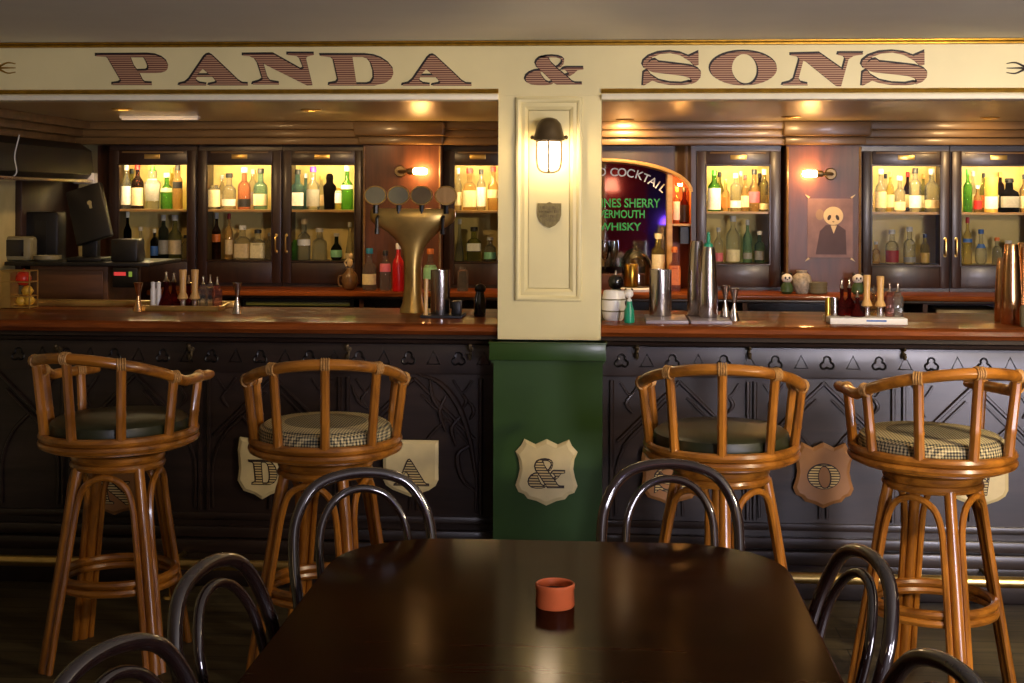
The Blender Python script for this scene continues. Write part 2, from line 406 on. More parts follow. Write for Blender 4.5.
# pillar (cream upper part) with its panel moulding
xl, xr = PX(498, YP), PX(601, YP)
pl = MB(); pl.box(xl, xr, YP, YP + 0.42, 1.03, P(550, 95.5, YP).z - 0.0005)
mx0, mx1 = PX(515.5, YP), PX(582, YP)
z0 = P(550, 301, YP).z; z1 = P(550, 97.5, YP).z
pl.frame(mx0, mx1, z0, z1, YP, [(0, 0.0), (0.002, 0.016), (0.010, 0.020), (0.018, 0.016), (0.022, 0.008), (0.036, 0.010), (0.046, 0.004), (0.050, 0.0), (0.052, 0.0)])
struct('pillar', pl, M['cream'])
g0, g1 = PX(494, 5.5), PX(603, 5.5)
gb = MB(); gb.box(g0, g1, 5.50, 5.98, 0, 0.995)
c0, c1 = PX(489.5, 5.47), PX(606.5, 5.47)
zc0, zc1 = P(550, 361, 5.47).z, P(550, 342.5, 5.47).z
gb.box(c0, c1, 5.47, 5.58, zc0, zc1, 0.003); gb.box(g0 - 0.008, g1 + 0.008, 5.49, 5.58, zc0 - 0.012, zc0)
gb.box(c0 - 0.004, c1 + 0.004, 5.465, 5.579, zc1 - 0.006, zc1, 0.002)
struct('pillar_base', gb, M['green'])

# ------------------------------------------------------------------ fascia sign
zb = P(550, 95.5, YP).z; ztop = ZC
sg = thing('fascia_sign', 'long cream fascia board lettered in brown across the top of the bar', 'sign', (0, YP, zb))
obj('board', MB().box(WL, WR, 0, 0.10, 0, ztop - zb), M['cream'], sg)
t = MB()
zz = P(300, 44, YP).z - zb
t.box(WL, WR, -0.035, 0, zz, ztop - zb - 0.001, 0.006); t.box(WL, WR, -0.018, 0, zz - 0.012, zz, 0.004)
obj('top_moulding', t, M['gold'], sg, label='gilded top moulding')
zz = P(300, 91.5, YP).z - zb
for side, (xa, xb) in (('a', (WL, xl)), ('b', (xr, WR))):
    obj('gilt_bead', MB().tube([(xa, -0.004, zz), (xb, -0.004, zz)], 0.009, 8), M['gold'], sg)
    obj('bottom_lip', MB().box(xa, xb, -0.022, 0.1, -0.018, 0.004, 0.004), M['white_trim'], sg)

def loop(org, scale, pts): return [(org[0] + a / scale, org[1] + b / scale) for a, b in pts]
def smooth2(pts, k=5): return [(p.x, p.y) for p in crom([(a, b, 0) for a, b in pts], k, True)]
GL = {}
o1, s1_ = (90, 40), 6.4
GL['P'] = [[loop(o1, s1_, [(40, 93), (370, 91), (420, 96), (462, 112), (490, 135), (503, 165), (497, 188), (480, 203), (455, 211), (420, 214), (318, 214), (342, 262), (355, 272), (398, 275), (398, 291), (145, 291), (145, 278), (185, 273), (200, 262), (120, 124), (105, 110), (40, 107)]),
            loop(o1, s1_, [(262, 113), (345, 113), (362, 140), (374, 170), (372, 186), (360, 194), (305, 196), (285, 170)])]]
o3, s3_ = (390, 40), 11.38
Apts = [[(140, 525), (148, 505), (215, 490), (262, 450), (430, 205), (458, 178), (490, 170), (522, 186), (720, 370), (822, 468), (872, 497), (932, 500), (932, 525), (480, 525), (488, 508), (555, 496), (572, 480), (528, 428), (345, 428), (335, 455), (350, 475), (385, 494), (458, 504), (455, 525)],
        [(415, 335), (490, 402), (352, 402)]]
GL['A'] = [[loop(o3, s3_, Apts[0]), loop(o3, s3_, Apts[1])]]
GL['A1'] = [[[(x - 431.5 + 178.3 + 36.2, y) for x, y in l] for l in GL['A'][0]]]
o2 = (240, 40)
GL['N'] = [[loop(o2, 6.4, [(20, 91), (215, 89), (392, 188), (408, 180), (385, 122), (365, 106), (305, 99), (305, 85), (475, 85), (475, 98), (432, 108), (425, 122), (466, 291), (430, 294), (165, 162), (152, 152), (178, 240), (195, 264), (252, 274), (252, 288), (80, 288), (85, 275), (128, 263), (146, 250), (115, 150), (95, 122), (60, 106), (20, 104)])]]
GL['D'] = [[loop(o2, 6.4, [(515, 94), (800, 94), (860, 101), (905, 117), (950, 147), (980, 185), (984, 215), (970, 248), (930, 278), (860, 294), (570, 294), (572, 280), (618, 271), (628, 255), (600, 130), (582, 113), (518, 106)]),
                 loop(o2, 6.4, [(722, 111), (785, 111), (815, 122), (838, 148), (855, 200), (856, 245), (838, 274), (815, 281), (748, 281)])]]
oa, sa = (515, 45), 12.8
GL['&'] = [[loop(oa, sa, [(262, 240), (275, 205), (305, 175), (350, 155), (400, 155), (440, 180), (462, 225), (545, 305), (680, 415), (735, 470), (775, 486), (862, 487), (862, 510), (530, 512), (470, 460), (340, 335), (285, 290)])],
           [loop(oa, sa, [(330, 165), (400, 145), (480, 140), (560, 148), (610, 165), (636, 195), (625, 245), (590, 285), (555, 300), (530, 288), (560, 272), (598, 232), (605, 205), (580, 178), (530, 164), (460, 162), (400, 172)])],
           [loop(oa, sa, [(330, 320), (260, 328), (190, 355), (145, 395), (130, 440), (150, 480), (200, 508), (290, 520), (400, 520), (470, 508), (510, 482), (490, 468), (440, 485), (395, 462), (350, 405), (325, 360), (350, 345)])],
           [loop(oa, sa, [(590, 330), (625, 296), (660, 288), (880, 288), (880, 318), (800, 328), (755, 372), (690, 408), (655, 385), (690, 372), (670, 345), (630, 322)])]]
os_, ss = (635, 40), 6.827
GL['S'] = [[loop(os_, ss, [(75, 185), (85, 155), (110, 138), (140, 132), (165, 150), (255, 160), (380, 176), (430, 195), (453, 222), (450, 255), (425, 285), (388, 303), (362, 298), (388, 280), (378, 264), (330, 248), (200, 232), (125, 224), (88, 208)])],
           [loop(os_, ss, [(92, 208), (65, 195), (50, 170), (58, 142), (95, 110), (160, 86), (240, 79), (310, 88), (368, 112), (436, 80), (436, 172), (408, 182), (378, 150), (310, 108), (240, 92), (175, 98), (120, 120), (92, 148), (80, 172)])],
           [loop(os_, ss, [(85, 205), (110, 240), (165, 275), (240, 292), (320, 295), (372, 283), (390, 290), (370, 304), (320, 311), (240, 310), (165, 297), (118, 280), (60, 314), (52, 314), (58, 222)])]]
GL['O'] = [[[(os_[0] + (741 + 230 * math.cos(a)) / ss, os_[1] + (195 + 118 * math.sin(a)) / ss) for a in [2 * PI * k / 40 for k in range(40)]],
            [(os_[0] + (752 + 88 * math.cos(a) + 8 * math.sin(a)) / ss, os_[1] + (203 + 104 * math.sin(a)) / ss) for a in [2 * PI * k / 32 for k in range(32)]]]]
o6 = (775, 40)
GL['N2'] = [[loop(o6, 6.4, [(100, 89), (285, 84), (432, 187), (450, 122), (437, 106), (400, 98), (405, 82), (567, 82), (562, 95), (502, 105), (472, 125), (424, 299), (395, 299), (200, 142), (182, 136), (152, 250), (165, 270), (210, 280), (210, 293), (45, 293), (50, 280), (98, 268), (120, 250), (150, 150), (155, 122), (140, 107), (100, 102)])]]
def remap(polys, bx, nb):
    return [[[(nb[0] + (x - bx[0]) / (bx[2] - bx[0]) * (nb[2] - nb[0]), nb[1] + (y - bx[1]) / (bx[3] - bx[1]) * (nb[3] - nb[1])) for x, y in l] for l in pg] for pg in polys]
def bbox(polys):
    xs = [x for pg in polys for l in pg for x, y in l]; ys = [y for pg in polys for l in pg for x, y in l]
    return min(xs), min(ys), max(xs), max(ys)
GL['S2'] = remap(GL['S'], bbox(GL['S']), (861, 51, 927.5, 86.2))
GL['A1'] = remap(GL['A'], bbox(GL['A']), (179, 54.2, 248.3, 85.8))
for ch in ('P', 'A1', 'N', 'D', 'A', '&', 'S', 'O', 'N2', 'S2'):
    polys = [[[((lambda q: (q.x, q.z - zb))(P(x, y, YP))) for x, y in l] for l in pg] for pg in GL[ch]]
    bx = bbox(polys); cx, cz = (bx[0] + bx[2]) / 2, (bx[1] + bx[3]) / 2
    polys = [[[(x - cx, z - cz) for x, z in l] for l in pg] for pg in polys]
    lt = obj('letter', flat_shape(polys, 0.003, -0.0012), M['letter_fill'], sg, (cx, 0, cz))
    obj('letter_outline', flat_shape(polys, 0.002, 0.0016), M['letter_rim'], lt, (-0.0035, 0, 0.0052))
# gilt flourishes at both ends
for u, sgn in ((-2, 1), (1026, -1)):
    q = P(u, 68, YP); f = MB()
    for a in (-0.35, 0.0, 0.35):
        f.tube(crom([(-sgn * 0.05, -0.003, 0), (sgn * 0.0, -0.003, 0.012 * a), (sgn * 0.04, -0.003, 0.06 * a), (sgn * 0.075, -0.003, 0.05 * a)], 5), [0.006 - 0.0003 * k for k in range(16)], 6)
    obj('flourish', f, M['gold'] if sgn > 0 else M['letter_ink'], sg, (q.x, 0, q.z - zb))

# ------------------------------------------------------------------ bar counters
CT = 1.10
def trefoil(x, z, r=0.0155):
    L = []
    for a in (90, 210, 330):
        c = (x + r * 0.95 * math.cos(R(a)), z + r * 0.95 * math.sin(R(a)))
        L.append([(c[0] + r * 0.85 * math.cos(t), YB - 0.0145 + (c[1] + r * 0.85 * math.sin(t) - 0.945) * 0.126, c[1] + r * 0.85 * math.sin(t)) for t in [R(a) + R(-125) + R(250) * k / 10 for k in range(11)]])
    return L
def counter(xa, xb, label, apex, hooks, frieze_x0, leaves):
    b = thing('bar_counter', label, 'bar counter', ((xa + xb) / 2, YN, 0))
    ox = (xa + xb) / 2; A, B = xa - ox, xb - ox
    def W(mb): return mb.xf(Matrix.Translation((-ox, -YN, 0)))
    yb = 6.40
    obj('countertop', W(MB().prism([(YN, CT - 0.028), (YN + 0.004, CT - 0.012), (YN + 0.016, CT - 0.003), (YN + 0.03, CT), (yb, CT), (yb, CT - 0.045), (YN + 0.02, CT - 0.045)], xa, xb, 'X')), M['bar_top'], b)
    obj('nosing', W(MB().prism([(YN + 0.03, CT - 0.045), (YN + 0.022, CT - 0.062), (YN + 0.05, CT - 0.07), (YN + 0.055, CT - 0.082), (YN + 0.07, CT - 0.09), (YB + 0.02, CT - 0.09), (YB + 0.02, CT - 0.045)], xa, xb, 'X')), M['bar_dark'], b)
    obj('front_panel', W(MB().box(xa, xb, YB, YB + 0.05, 0.0, CT - 0.045)), M['bar_dark'], b)
    obj('rear_panel', W(MB().box(xa, xb, yb - 0.06, yb - 0.02, 0.0, CT - 0.045)), M['bar_dark'], b)
    fr = W(MB().prism([(YB, 0.885), (YB - 0.019, 0.885), (YB - 0.021, 0.892), (YB - 0.006, CT - 0.092), (YB, CT - 0.09)], xa, xb, 'X')); obj('frieze', fr, M['bar_dark'], b)
    pb = MB(); pb.box(xa, xb, YB - 0.012, YB, 0.27, 0.30, 0.004); pb.box(xa, xb, YB - 0.03, YB, 0.20, 0.245, 0.006); pb.box(xa, xb, YB - 0.05, YB, 0.14, 0.195, 0.006); pb.box(xa, xb, YB - 0.035, YB, 0, 0.14, 0.004)
    obj('plinth', W(pb), M['bar_dark'], b)
    x = frieze_x0; k = 0
    while x < xb - 0.04:
        if x > xa + 0.04:
            if k % 2 == 0:
                cv = MB()
                for L in trefoil(x, 0.945): cv.tube(L, 0.0045, 5)
                obj('carved_trefoil', W(cv), M['groove'], b)
            else:
                y = YB - 0.012
                obj('carved_triangle', W(MB().tube([(x - 0.026, y - 0.005, 0.926), (x, y + 0.002, 0.978), (x + 0.026, y - 0.005, 0.926)], 0.0045, 5, closed=True)), M['groove'], b)
        x += 0.103; k += 1
    tr = MB()
    for ax in apex:
        if ax < xa + 0.1 or ax > xb - 0.1: continue
        y = YB - 0.008
        for sg_ in (-1, 1):
            tr.tube([(ax, y, 0.866), (ax + sg_ * 0.25, y, 0.62)], 0.008, 6)
            tr.tube([(ax + sg_ * 0.03, y, 0.80), (ax + sg_ * 0.23, y, 0.60)], 0.005, 6)
            tr.tube([(ax + sg_ * 0.275, y, 0.868), (ax + sg_ * 0.275, y, 0.31)], 0.009, 6)
            tr.tube(crom([(ax + sg_ * 0.255, y, 0.32), (ax + sg_ * 0.255, y, 0.5), (ax + sg_ * 0.21, y, 0.62), (ax + sg_ * 0.135, y, 0.70)], 6), 0.006, 6)
            tr.tube(crom([(ax + sg_ * 0.015, y, 0.32), (ax + sg_ * 0.015, y, 0.5), (ax + sg_ * 0.06, y, 0.62), (ax + sg_ * 0.135, y, 0.70)], 6), 0.006, 6)
            tr.tube(crom([(ax + sg_ * 0.24, y, 0.86), (ax + sg_ * 0.2, y, 0.81), (ax + sg_ * 0.16, y, 0.86)], 6), 0.005, 6)
            tr.tube(crom([(ax + sg_ * 0.19, y, 0.735), (ax + sg_ * 0.215, y, 0.775), (ax + sg_ * 0.19, y, 0.815)], 5), [0.002, 0.004, 0.006, 0.007, 0.008, 0.009, 0.008, 0.007, 0.006, 0.004, 0.002], 6)
    obj('tracery', W(tr), M['bar_dark'], b, label='carved gothic tracery')
    if leaves:
        lf = MB()
        for (pts, r0) in leaves:
            ps = crom([tuple(P(u, v, YB - 0.012)) for u, v in pts], 6)
            lf.tube(ps, [r0 * (0.35 + 1.0 * math.sin(PI * (i + 0.6) / (len(ps) + 0.4))) for i in range(len(ps))], 6)
        obj('leaf_carving', W(lf), M['bar_dark'], b, label='carved leaf spray')
    for hu, hv in hooks:
        q = P(hu, hv, YB - 0.012); h = MB()
        h.lathe([(0.0, -0.006), (0.011, -0.005), (0.011, 0.0), (0.0, 0.001)], (q.x, YB - 0.012, q.z + 0.012), 10, axis='Y')
        h.tube(crom([(q.x, YB - 0.015, q.z + 0.01), (q.x, YB - 0.05, q.z + 0.012), (q.x, YB - 0.055, q.z + 0.028)], 4), 0.006, 7)
        h.tube(crom([(q.x, YB - 0.015, q.z + 0.005), (q.x, YB - 0.03, q.z - 0.02), (q.x, YB - 0.05, q.z - 0.024), (q.x, YB - 0.058, q.z - 0.004)], 4), 0.006, 7)
        h.sphere((q.x, YB - 0.056, q.z + 0.03), 0.009, n=8)
        obj('hook', W(h), M['bronze'], b)
    rl = MB(); rl.tube([(xa + 0.02, YB - 0.21, 0.135), (xb - 0.02, YB - 0.21, 0.135)], 0.022, 14)
    fo = obj('foot_rail', W(rl), M['brass'], b, label='brass foot rail')
    for i in range(3):
        x = xa + (xb - xa) * (0.12 + 0.38 * i)
        k = MB(); k.tube([(x, YB - 0.21, 0.135), (x, YB - 0.03, 0.135)], 0.012, 8); k.tube([(x, YB - 0.21, 0.12), (x, YB - 0.21, 0.0)], 0.012, 8); k.lathe([(0.035, 0), (0.03, 0.01), (0.0, 0.012)], (x, YB - 0.21, 0.0), 12)
        obj('rail_bracket', W(k), M['brass'], fo)
    return b
apR = [PX(u, YB) for u in (680, 824, 974)]; dA = (apR[2] - apR[0]) / 2
lv = [([(418, 374), (440, 383), (458, 405), (470, 440), (476, 478)], 0.010), ([(430, 380), (433, 398), (442, 412)], 0.007), ([(446, 396), (440, 412), (446, 432)], 0.007),
      ([(462, 415), (452, 428), (456, 446)], 0.007), ([(470, 445), (458, 455), (462, 478), (476, 492)], 0.008), ([(468, 400), (474, 410), (470, 420)], 0.006), ([(352, 385), (358, 400), (366, 408)], 0.006)]
counter(WL, xl - 0.002, 'dark carved bar counter on the left of the cream pillar, red wood top', [PX(415, YB) - dA * k for k in range(4)], [(471, 352), (349, 352), (192, 352), (60, 352)], PX(20, YB), lv)
counter(xr + 0.002, WR, 'dark carved bar counter on the right of the cream pillar, trefoil frieze', apR + [apR[2] + dA], [(637, 351), (749, 351), (903, 352)], PX(622, YB), None)

# raised brass strip at the back of the left counter
q0, q1 = -2.84, PX(237, 6.38)
tag(obj('edge_strip', MB().box(q0, q1, 6.33, 6.395, CT, CT + 0.028, 0.004), M['brass_old']), 'long brass ledge along the back edge of the left counter', 'ledge')

# ------------------------------------------------------------------ letter shields on the bar front
def shield_outline(kind, w, h):
    if kind == 'fancy':
        pts = [(-0.36, 0.5), (-0.18, 0.42), (0, 0.5), (0.18, 0.42), (0.36, 0.5), (0.41, 0.40), (0.5, 0.31), (0.45, 0.2), (0.43, 0.05), (0.46, -0.08), (0.5, -0.2), (0.45, -0.3), (0.36, -0.33), (0.3, -0.4), (0.16, -0.43), (0, -0.5)]
    elif kind == 'heater':
        pts = [(-0.5, 0.5), (0, 0.5), (0.5, 0.5), (0.5, 0.1), (0.5, -0.2), (0.45, -0.30), (0.33, -0.38), (0.16, -0.44), (0, -0.5)]
    else:
        pts = [(-0.46, 0.5), (0, 0.46), (0.46, 0.5), (0.5, 0.3), (0.47, 0.0), (0.5, -0.2), (0.38, -0.36), (0.16, -0.42), (0, -0.5)]
    L = [p for p in pts if p[0] > 0] ; c0_ = [p for p in pts if p[0] == 0]
    full = [c0_[0]] + L + [c0_[-1]] + [(-x, z) for x, z in reversed(L)]
    return [(x * w, z * h) for x, z in full]
def shield(u, v, wpx, hpx, kind, glyph, gbox, mat, label, Y):
    c = P(u, v, Y); s = 5.6 / F
    w, h = wpx * s, hpx * s
    t = thing('letter_shield', label, 'shield plaque', (c.x, Y, c.z), 0, 'letter shields along the bar')
    out = shield_outline(kind, w, h)
    m = MB(); n = len(out)
    rings = []
    for f, y in ((1.0, 0.0), (1.0, -0.010), (0.88, -0.018)):
        rings.append([m.bm.verts.new((x * f, y, z * f)) for x, z in out])
    for Aq, Bq in zip(rings, rings[1:]):
        for k in range(n): m.bm.faces.new((Aq[k], Aq[(k + 1) % n], Bq[(k + 1) % n], Bq[k]))
    m.bm.faces.new(rings[-1]); m.bm.faces.new(list(reversed(rings[0])))
    obj('board', m, mat, t, smooth=False)
    polys = GL[glyph]; g = gbox
    polys = remap(polys, bbox(polys), (g[0] * s, -g[1] * s, g[2] * s, -g[3] * s))
    ol = obj('letter', flat_shape(polys, 0.002, 0.002), M['letter_ink'], t, (0, -0.018, 0))
    obj('letter_infill', flat_shape(polys, 0.002, -0.0022), M['letter_hatch'], ol, (0.001, -0.0012, -0.001))
    return t
M['letter_hatch'] = stripes('hatched_letter', (40, 24, 14), (206, 180, 120), 0.0105, 'Z', duty=0.4)
YSH = YB - 0.0185
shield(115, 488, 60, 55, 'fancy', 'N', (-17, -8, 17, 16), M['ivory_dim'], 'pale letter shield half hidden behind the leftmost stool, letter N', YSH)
shield(263, 468, 52, 64, 'round', 'D', (-14, -9, 16, 16), M['ivory'], 'tan letter shield with a D, behind the checked stool left of the pillar', YSH)
shield(411, 468, 57, 58, 'heater', 'A', (-17, -10, 19, 17), M['ivory'], 'ivory flat-topped letter shield with an A, left of the green pillar base', YSH)
shield(546.5, 472, 61, 65, 'fancy', '&', (-18, -14, 18, 15), M['ivory'], 'ivory scalloped letter shield with an ampersand on the green pillar base', 5.4995)
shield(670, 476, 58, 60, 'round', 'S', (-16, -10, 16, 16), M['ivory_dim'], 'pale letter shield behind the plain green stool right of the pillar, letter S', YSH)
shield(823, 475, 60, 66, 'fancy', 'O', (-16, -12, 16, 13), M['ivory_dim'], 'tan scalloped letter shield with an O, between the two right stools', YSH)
shield(978, 478, 58, 58, 'heater', 'N2', (-16, -10, 16, 16), M['ivory'], 'pale letter shield peeking out behind the rightmost stool, letter N', YSH)

# ------------------------------------------------------------------ pillar lamp and plaque
YM = YP - 0.0
c = P(550, 146, YP)
lp = thing('bulkhead_lamp', 'lit caged bulkhead lamp with bronze hood on the cream pillar', 'wall lamp', (c.x, YP, c.z))
s = 5.58 / F
obj('wall_plate', MB().lathe([(0.0, -0.02), (0.045, -0.02), (0.05, 0.0), (0.0, 0.0)], (0, 0, 0.055), 20, axis='Y'), M['bronze'], lp)
hd = MB(); hd.lathe([(0.060, 0.0), (0.064, 0.008), (0.060, 0.016), (0.056, 0.03), (0.046, 0.066), (0.030, 0.084), (0.012, 0.090), (0.0, 0.091)], (0, -0.085, 0.018), 22)
hd.box(-0.02, 0.02, -0.06, -0.01, 0.04, 0.075, 0.004)
for a in (0, 180):
    hd.sphere((0.066 * math.cos(R(a)), -0.085, 0.03), 0.009, n=8)
obj('hood', hd, M['bronze'], lp)
obj('lamp_glass', MB().lathe([(0.0, -0.098), (0.018, -0.095), (0.034, -0.082), (0.039, -0.06), (0.040, -0.02), (0.040, 0.02)], (0, -0.085, 0), 20), M['lamp_white'], lp)
cg = MB()
for a in (0, 90):
    ca, sa_ = math.cos(R(a)), math.sin(R(a))
    cg.tube(crom([(0.0475 * ca, 0.0475 * sa_ - 0.085, 0.02), (0.0475 * ca, 0.0475 * sa_ - 0.085, -0.06), (0.036 * ca, 0.036 * sa_ - 0.085, -0.098), (0, -0.085, -0.107), (-0.036 * ca, -0.036 * sa_ - 0.085, -0.098), (-0.0475 * ca, -0.0475 * sa_ - 0.085, -0.06), (-0.0475 * ca, -0.0475 * sa_ - 0.085, 0.02)], 5), 0.004, 6)
cg.ring(0.047, 0.016, 0.004, 20, (0, -0.085), 6)
obj('guard', cg, M['bronze'], lp)
c = P(549.5, 215, YP)
pq = thing('brass_plaque', 'small dull brass shield plaque screwed to the cream pillar below the lamp', 'plaque', (c.x, YP, c.z))
obj('shield_plate', MB().prism([(-0.047, 0.047), (-0.012, 0.047), (0, 0.052), (0.012, 0.047), (0.047, 0.047), (0.047, 0.0), (0.04, -0.022), (0.022, -0.042), (0, -0.052), (-0.022, -0.042), (-0.04, -0.022), (-0.047, 0.0)], -0.008, 0), M['plaque'], pq)
ins = MB()
for row, (z, hw) in enumerate(((0.030, 0.036), (0.013, 0.040), (-0.005, 0.036), (-0.022, 0.028))):
    x = -hw
    while x < hw - 0.004:
        w = random.choice((0.004, 0.006, 0.007)); ins.box(x, x + 0.0022, -0.0098, -0.008, z - 0.005, z + 0.005)
        if random.random() < 0.7: ins.box(x, x + w - 0.001, -0.0098, -0.008, z + random.choice((-0.005, 0.0, 0.003)), z + random.choice((-0.003, 0.002, 0.005)) + 0.001)
        x += w + 0.0022
obj('raised_lines', ins, M['bronze'], pq)

# ------------------------------------------------------------------ back bar base
ZB = 1.105
BY0 = 7.42
bb = thing('back_bar_base', 'long dark wooden back bar worktop unit below the bottle cabinets', 'back bar', (0, BY0, 0))
def WB(m): return m.xf(Matrix.Translation((0, -BY0, 0)))
obj('worktop', WB(MB().box(WL + 0.55, WR, BY0, YD + 0.3, ZB - 0.025, ZB, 0.005)), M['bar_top'], bb)
obj('edge_moulding', WB(MB().box(WL + 0.55, WR, BY0 + 0.02, BY0 + 0.05, ZB - 0.042, ZB - 0.025, 0.005)), M['cab_wood'], bb)
obj('rear_board', WB(MB().box(WL + 0.55, WR, YD + 0.02, YD + 0.06, 0, ZB - 0.025)), M['cab_wood'], bb)
obj('lower_shelf', WB(MB().box(WL + 0.55, WR, BY0 + 0.04, YD + 0.02, 0.90, 0.93)), M['cab_wood'], bb)
obj('base_front', WB(MB().box(WL + 0.55, WR, BY0 + 0.05, BY0 + 0.08, 0.0, 0.90)), M['cab_wood'], bb)
for u in (238, 362, 440, 500, 745, 925):
    x = PX(u, BY0 + 0.05)
    obj('upright', WB(MB().box(x - 0.012, x + 0.012, BY0 + 0.04, YD + 0.02, 0.93, ZB - 0.025)), M['panel_wood'], bb)
# undercounter fridge
xa, xb = PX(243, BY0 + 0.06), PX(354, BY0 + 0.06)
fg = thing('bottle_fridge', 'black undercounter bottle fridge with a pale green top rail, left of the tap', 'fridge', ((xa + xb) / 2, BY0 + 0.06, 0.931))
hw = (xb - xa) / 2
obj('cabinet_body', MB().box(-hw, hw, 0.0, 0.30, 0.0, 0.128), M['black'], fg)
obj('door', MB().box(-hw + 0.01, hw - 0.01, -0.012, 0.0, 0.01, 0.09), M['fridge_glass'], fg)
obj('top_rail', MB().box(-hw + 0.02, hw - 0.02, -0.016, 0.0, 0.095, 0.113, 0.003), M['fridge_rail'], fg)
obj('lock', MB().lathe([(0.0, -0.008), (0.008, -0.006), (0.008, 0), (0, 0)], (0.0, -0.014, 0.07), 10, axis='Y'), M['steel'], fg)
obj('badge', MB().box(hw - 0.11, hw - 0.05, -0.015, -0.012, 0.045, 0.055), M['white'], fg)
# small appliance with a blue light
xa, xb = PX(936, BY0 + 0.06), PX(1002, BY0 + 0.06)
ap = thing('chiller_unit', 'grey chiller unit with a glowing blue light on the lower back bar shelf', 'appliance', ((xa + xb) / 2, BY0 + 0.06, 0.931)); hw = (xb - xa) / 2
obj('casing', MB().box(-hw, hw, 0, 0.28, 0, 0.105, 0.01), M['bronze'], ap)
obj('dark_front', MB().box(-hw + 0.03, hw - 0.03, -0.004, 0, 0.015, 0.085), M['black_gloss'], ap)
obj('display', MB().prism([(hw - 0.075, 0.05), (hw - 0.02, 0.045), (hw - 0.025, 0.072), (hw - 0.06, 0.066)], -0.008, -0.004), M['led_blue'], ap)
# dark glass tumblers on the lower shelf
for i, u in enumerate((756, 768, 780, 795, 808, 820)):
    tb = MB().lathe([(0.026, 0), (0.030, 0.08), (0.028, 0.08), (0.024, 0.006), (0.0, 0.006)], (0, 0, 0), 12)
    ordw = ('first', 'second', 'third', 'fourth', 'fifth', 'sixth')[i]
    tag(obj('tumbler', tb, G['clear'], None, (PX(u, BY0 + 0.12), BY0 + 0.12, 0.931)), ordw + ' glass tumbler from the left in the dark row under the back bar top', 'glass', 'tumblers under the back bar')

# ------------------------------------------------------------------ back bar cabinets
ZT, ZSH, ZBO = 1.795, 1.54, 1.25
CABS = []
def cabinet(uA, uB, oA, oB, label, handle, plaque=True, extra_back=None):
    xA, xB = PX(uA, YD), PX(uB, YD); a, b = PX(oA, YD), PX(oB, YD); cx = (xA + xB) / 2
    t = thing('bottle_cabinet', label, 'glazed cabinet', (cx, YD, ZB), 0, 'glazed bottle cabinets of the back bar')
    A, B, a, b = xA - cx, xB - cx, a - cx, b - cx
    D = 0.30; H = 1.905 - ZB
    zt, zs, zo = ZT - ZB, ZSH - ZB, ZBO - ZB
    ia, ib = A + 0.012, B - 0.012
    m = MB(); m.box(A, ia, 0.022, D, 0, H); m.box(ib, B, 0.022, D, 0, H); m.box(ia, ib, 0.022, D, zt + 0.02, H); m.box(ia, ib, 0.022, D, 0, zo)
    obj('carcass', m, M['cab_wood'], t)
    obj('back_panel', MB().box(ia, ib, D - 0.012, D, zo, zt + 0.02), M['cab_back'], t)
    obj('shelf', MB().box(ia, ib, 0.024, D - 0.012, zs - 0.012, zs), M['shelf'], t)
    d = MB()
    g = 0.003
    d.box(A + g, a, 0, 0.022, 0.02, H - 0.03, 0.004); d.box(b, B - g, 0, 0.022, 0.02, H - 0.03, 0.004); d.box(a, b, 0, 0.022, zt, H - 0.03, 0.003); d.box(a, b, 0.003, 0.022, 0.02, zo, 0.003)
    d.frame(a - 0.006, b + 0.006, zo - 0.006, zt + 0.006, 0.0, [(0, 0), (0.002, 0.006), (0.006, 0.006), (0.009, 0.0)])
    door = obj('door', d, M['cab_wood'], t)
    obj('pane', MB().box(a, b, 0.010, 0.013, zo, zt), M['pane'], door)
    if handle:
        x = (B - (B - b) * 0.5) if handle > 0 else (A + (a - A) * 0.5)
        h = MB(); z0 = zo + 0.10
        h.tube(crom([(x, 0, z0 - 0.045), (x, -0.022, z0 - 0.04), (x, -0.026, z0), (x, -0.022, z0 + 0.04), (x, 0, z0 + 0.045)], 4), 0.005, 7)
        for zq in (z0 - 0.046, z0 + 0.046): h.lathe([(0.0, -0.006), (0.009, -0.004), (0.009, 0), (0, 0)], (x, 0, zq), 10, axis='Y')
        obj('handle', h, M['brass'], door)
    if plaque:
        z = (zt + H - 0.03) / 2 + 0.005
        obj('name_plate', MB().box(-0.045, 0.045, -0.004, 0, z - 0.013, z + 0.013, 0.0015), M['brass_old'], door)
        cr = MB().box(a + 0.02, b - 0.02, -0.006, 0.0, H - 0.045, H - 0.035, 0.002); obj('top_bead', cr, M['cornice'], door)
    ls = MB().box(a + 0.015, b - 0.015, 0.030, 0.042, zt + 0.004, zt + 0.014)
    obj('light_strip', ls, M['strip_lit'], t)
    CABS.append((cx + a, cx + b))
    return t
cabinet(108, 196, 118.5, 187, 'leftmost glazed bottle cabinet with whisky bottles, beside the till', 0)
cabinet(197, 281.5, 207, 271.5, 'second glazed bottle cabinet from the left, pink bottle on upper shelf', 1)
cabinet(282, 362, 291, 354.5, 'third glazed bottle cabinet, left of the beer tap, dark shaker bottle inside', -1)
cabinet(443, 512, 454, 503, 'glazed bottle cabinet between beer tap and pillar, red-capped bottles', 0)
cabinet(696, 781, 706, 769.5, 'glazed bottle cabinet right of the arched mirror, green-necked bottle inside', 0)
cabinet(862, 950, 872, 940, 'glazed bottle cabinet right of the animal poster, pale clear bottles inside', 1)
cabinet(951, 1046, 961, 1036, 'rightmost glazed bottle cabinet, black square bottle on its upper shelf', -1)
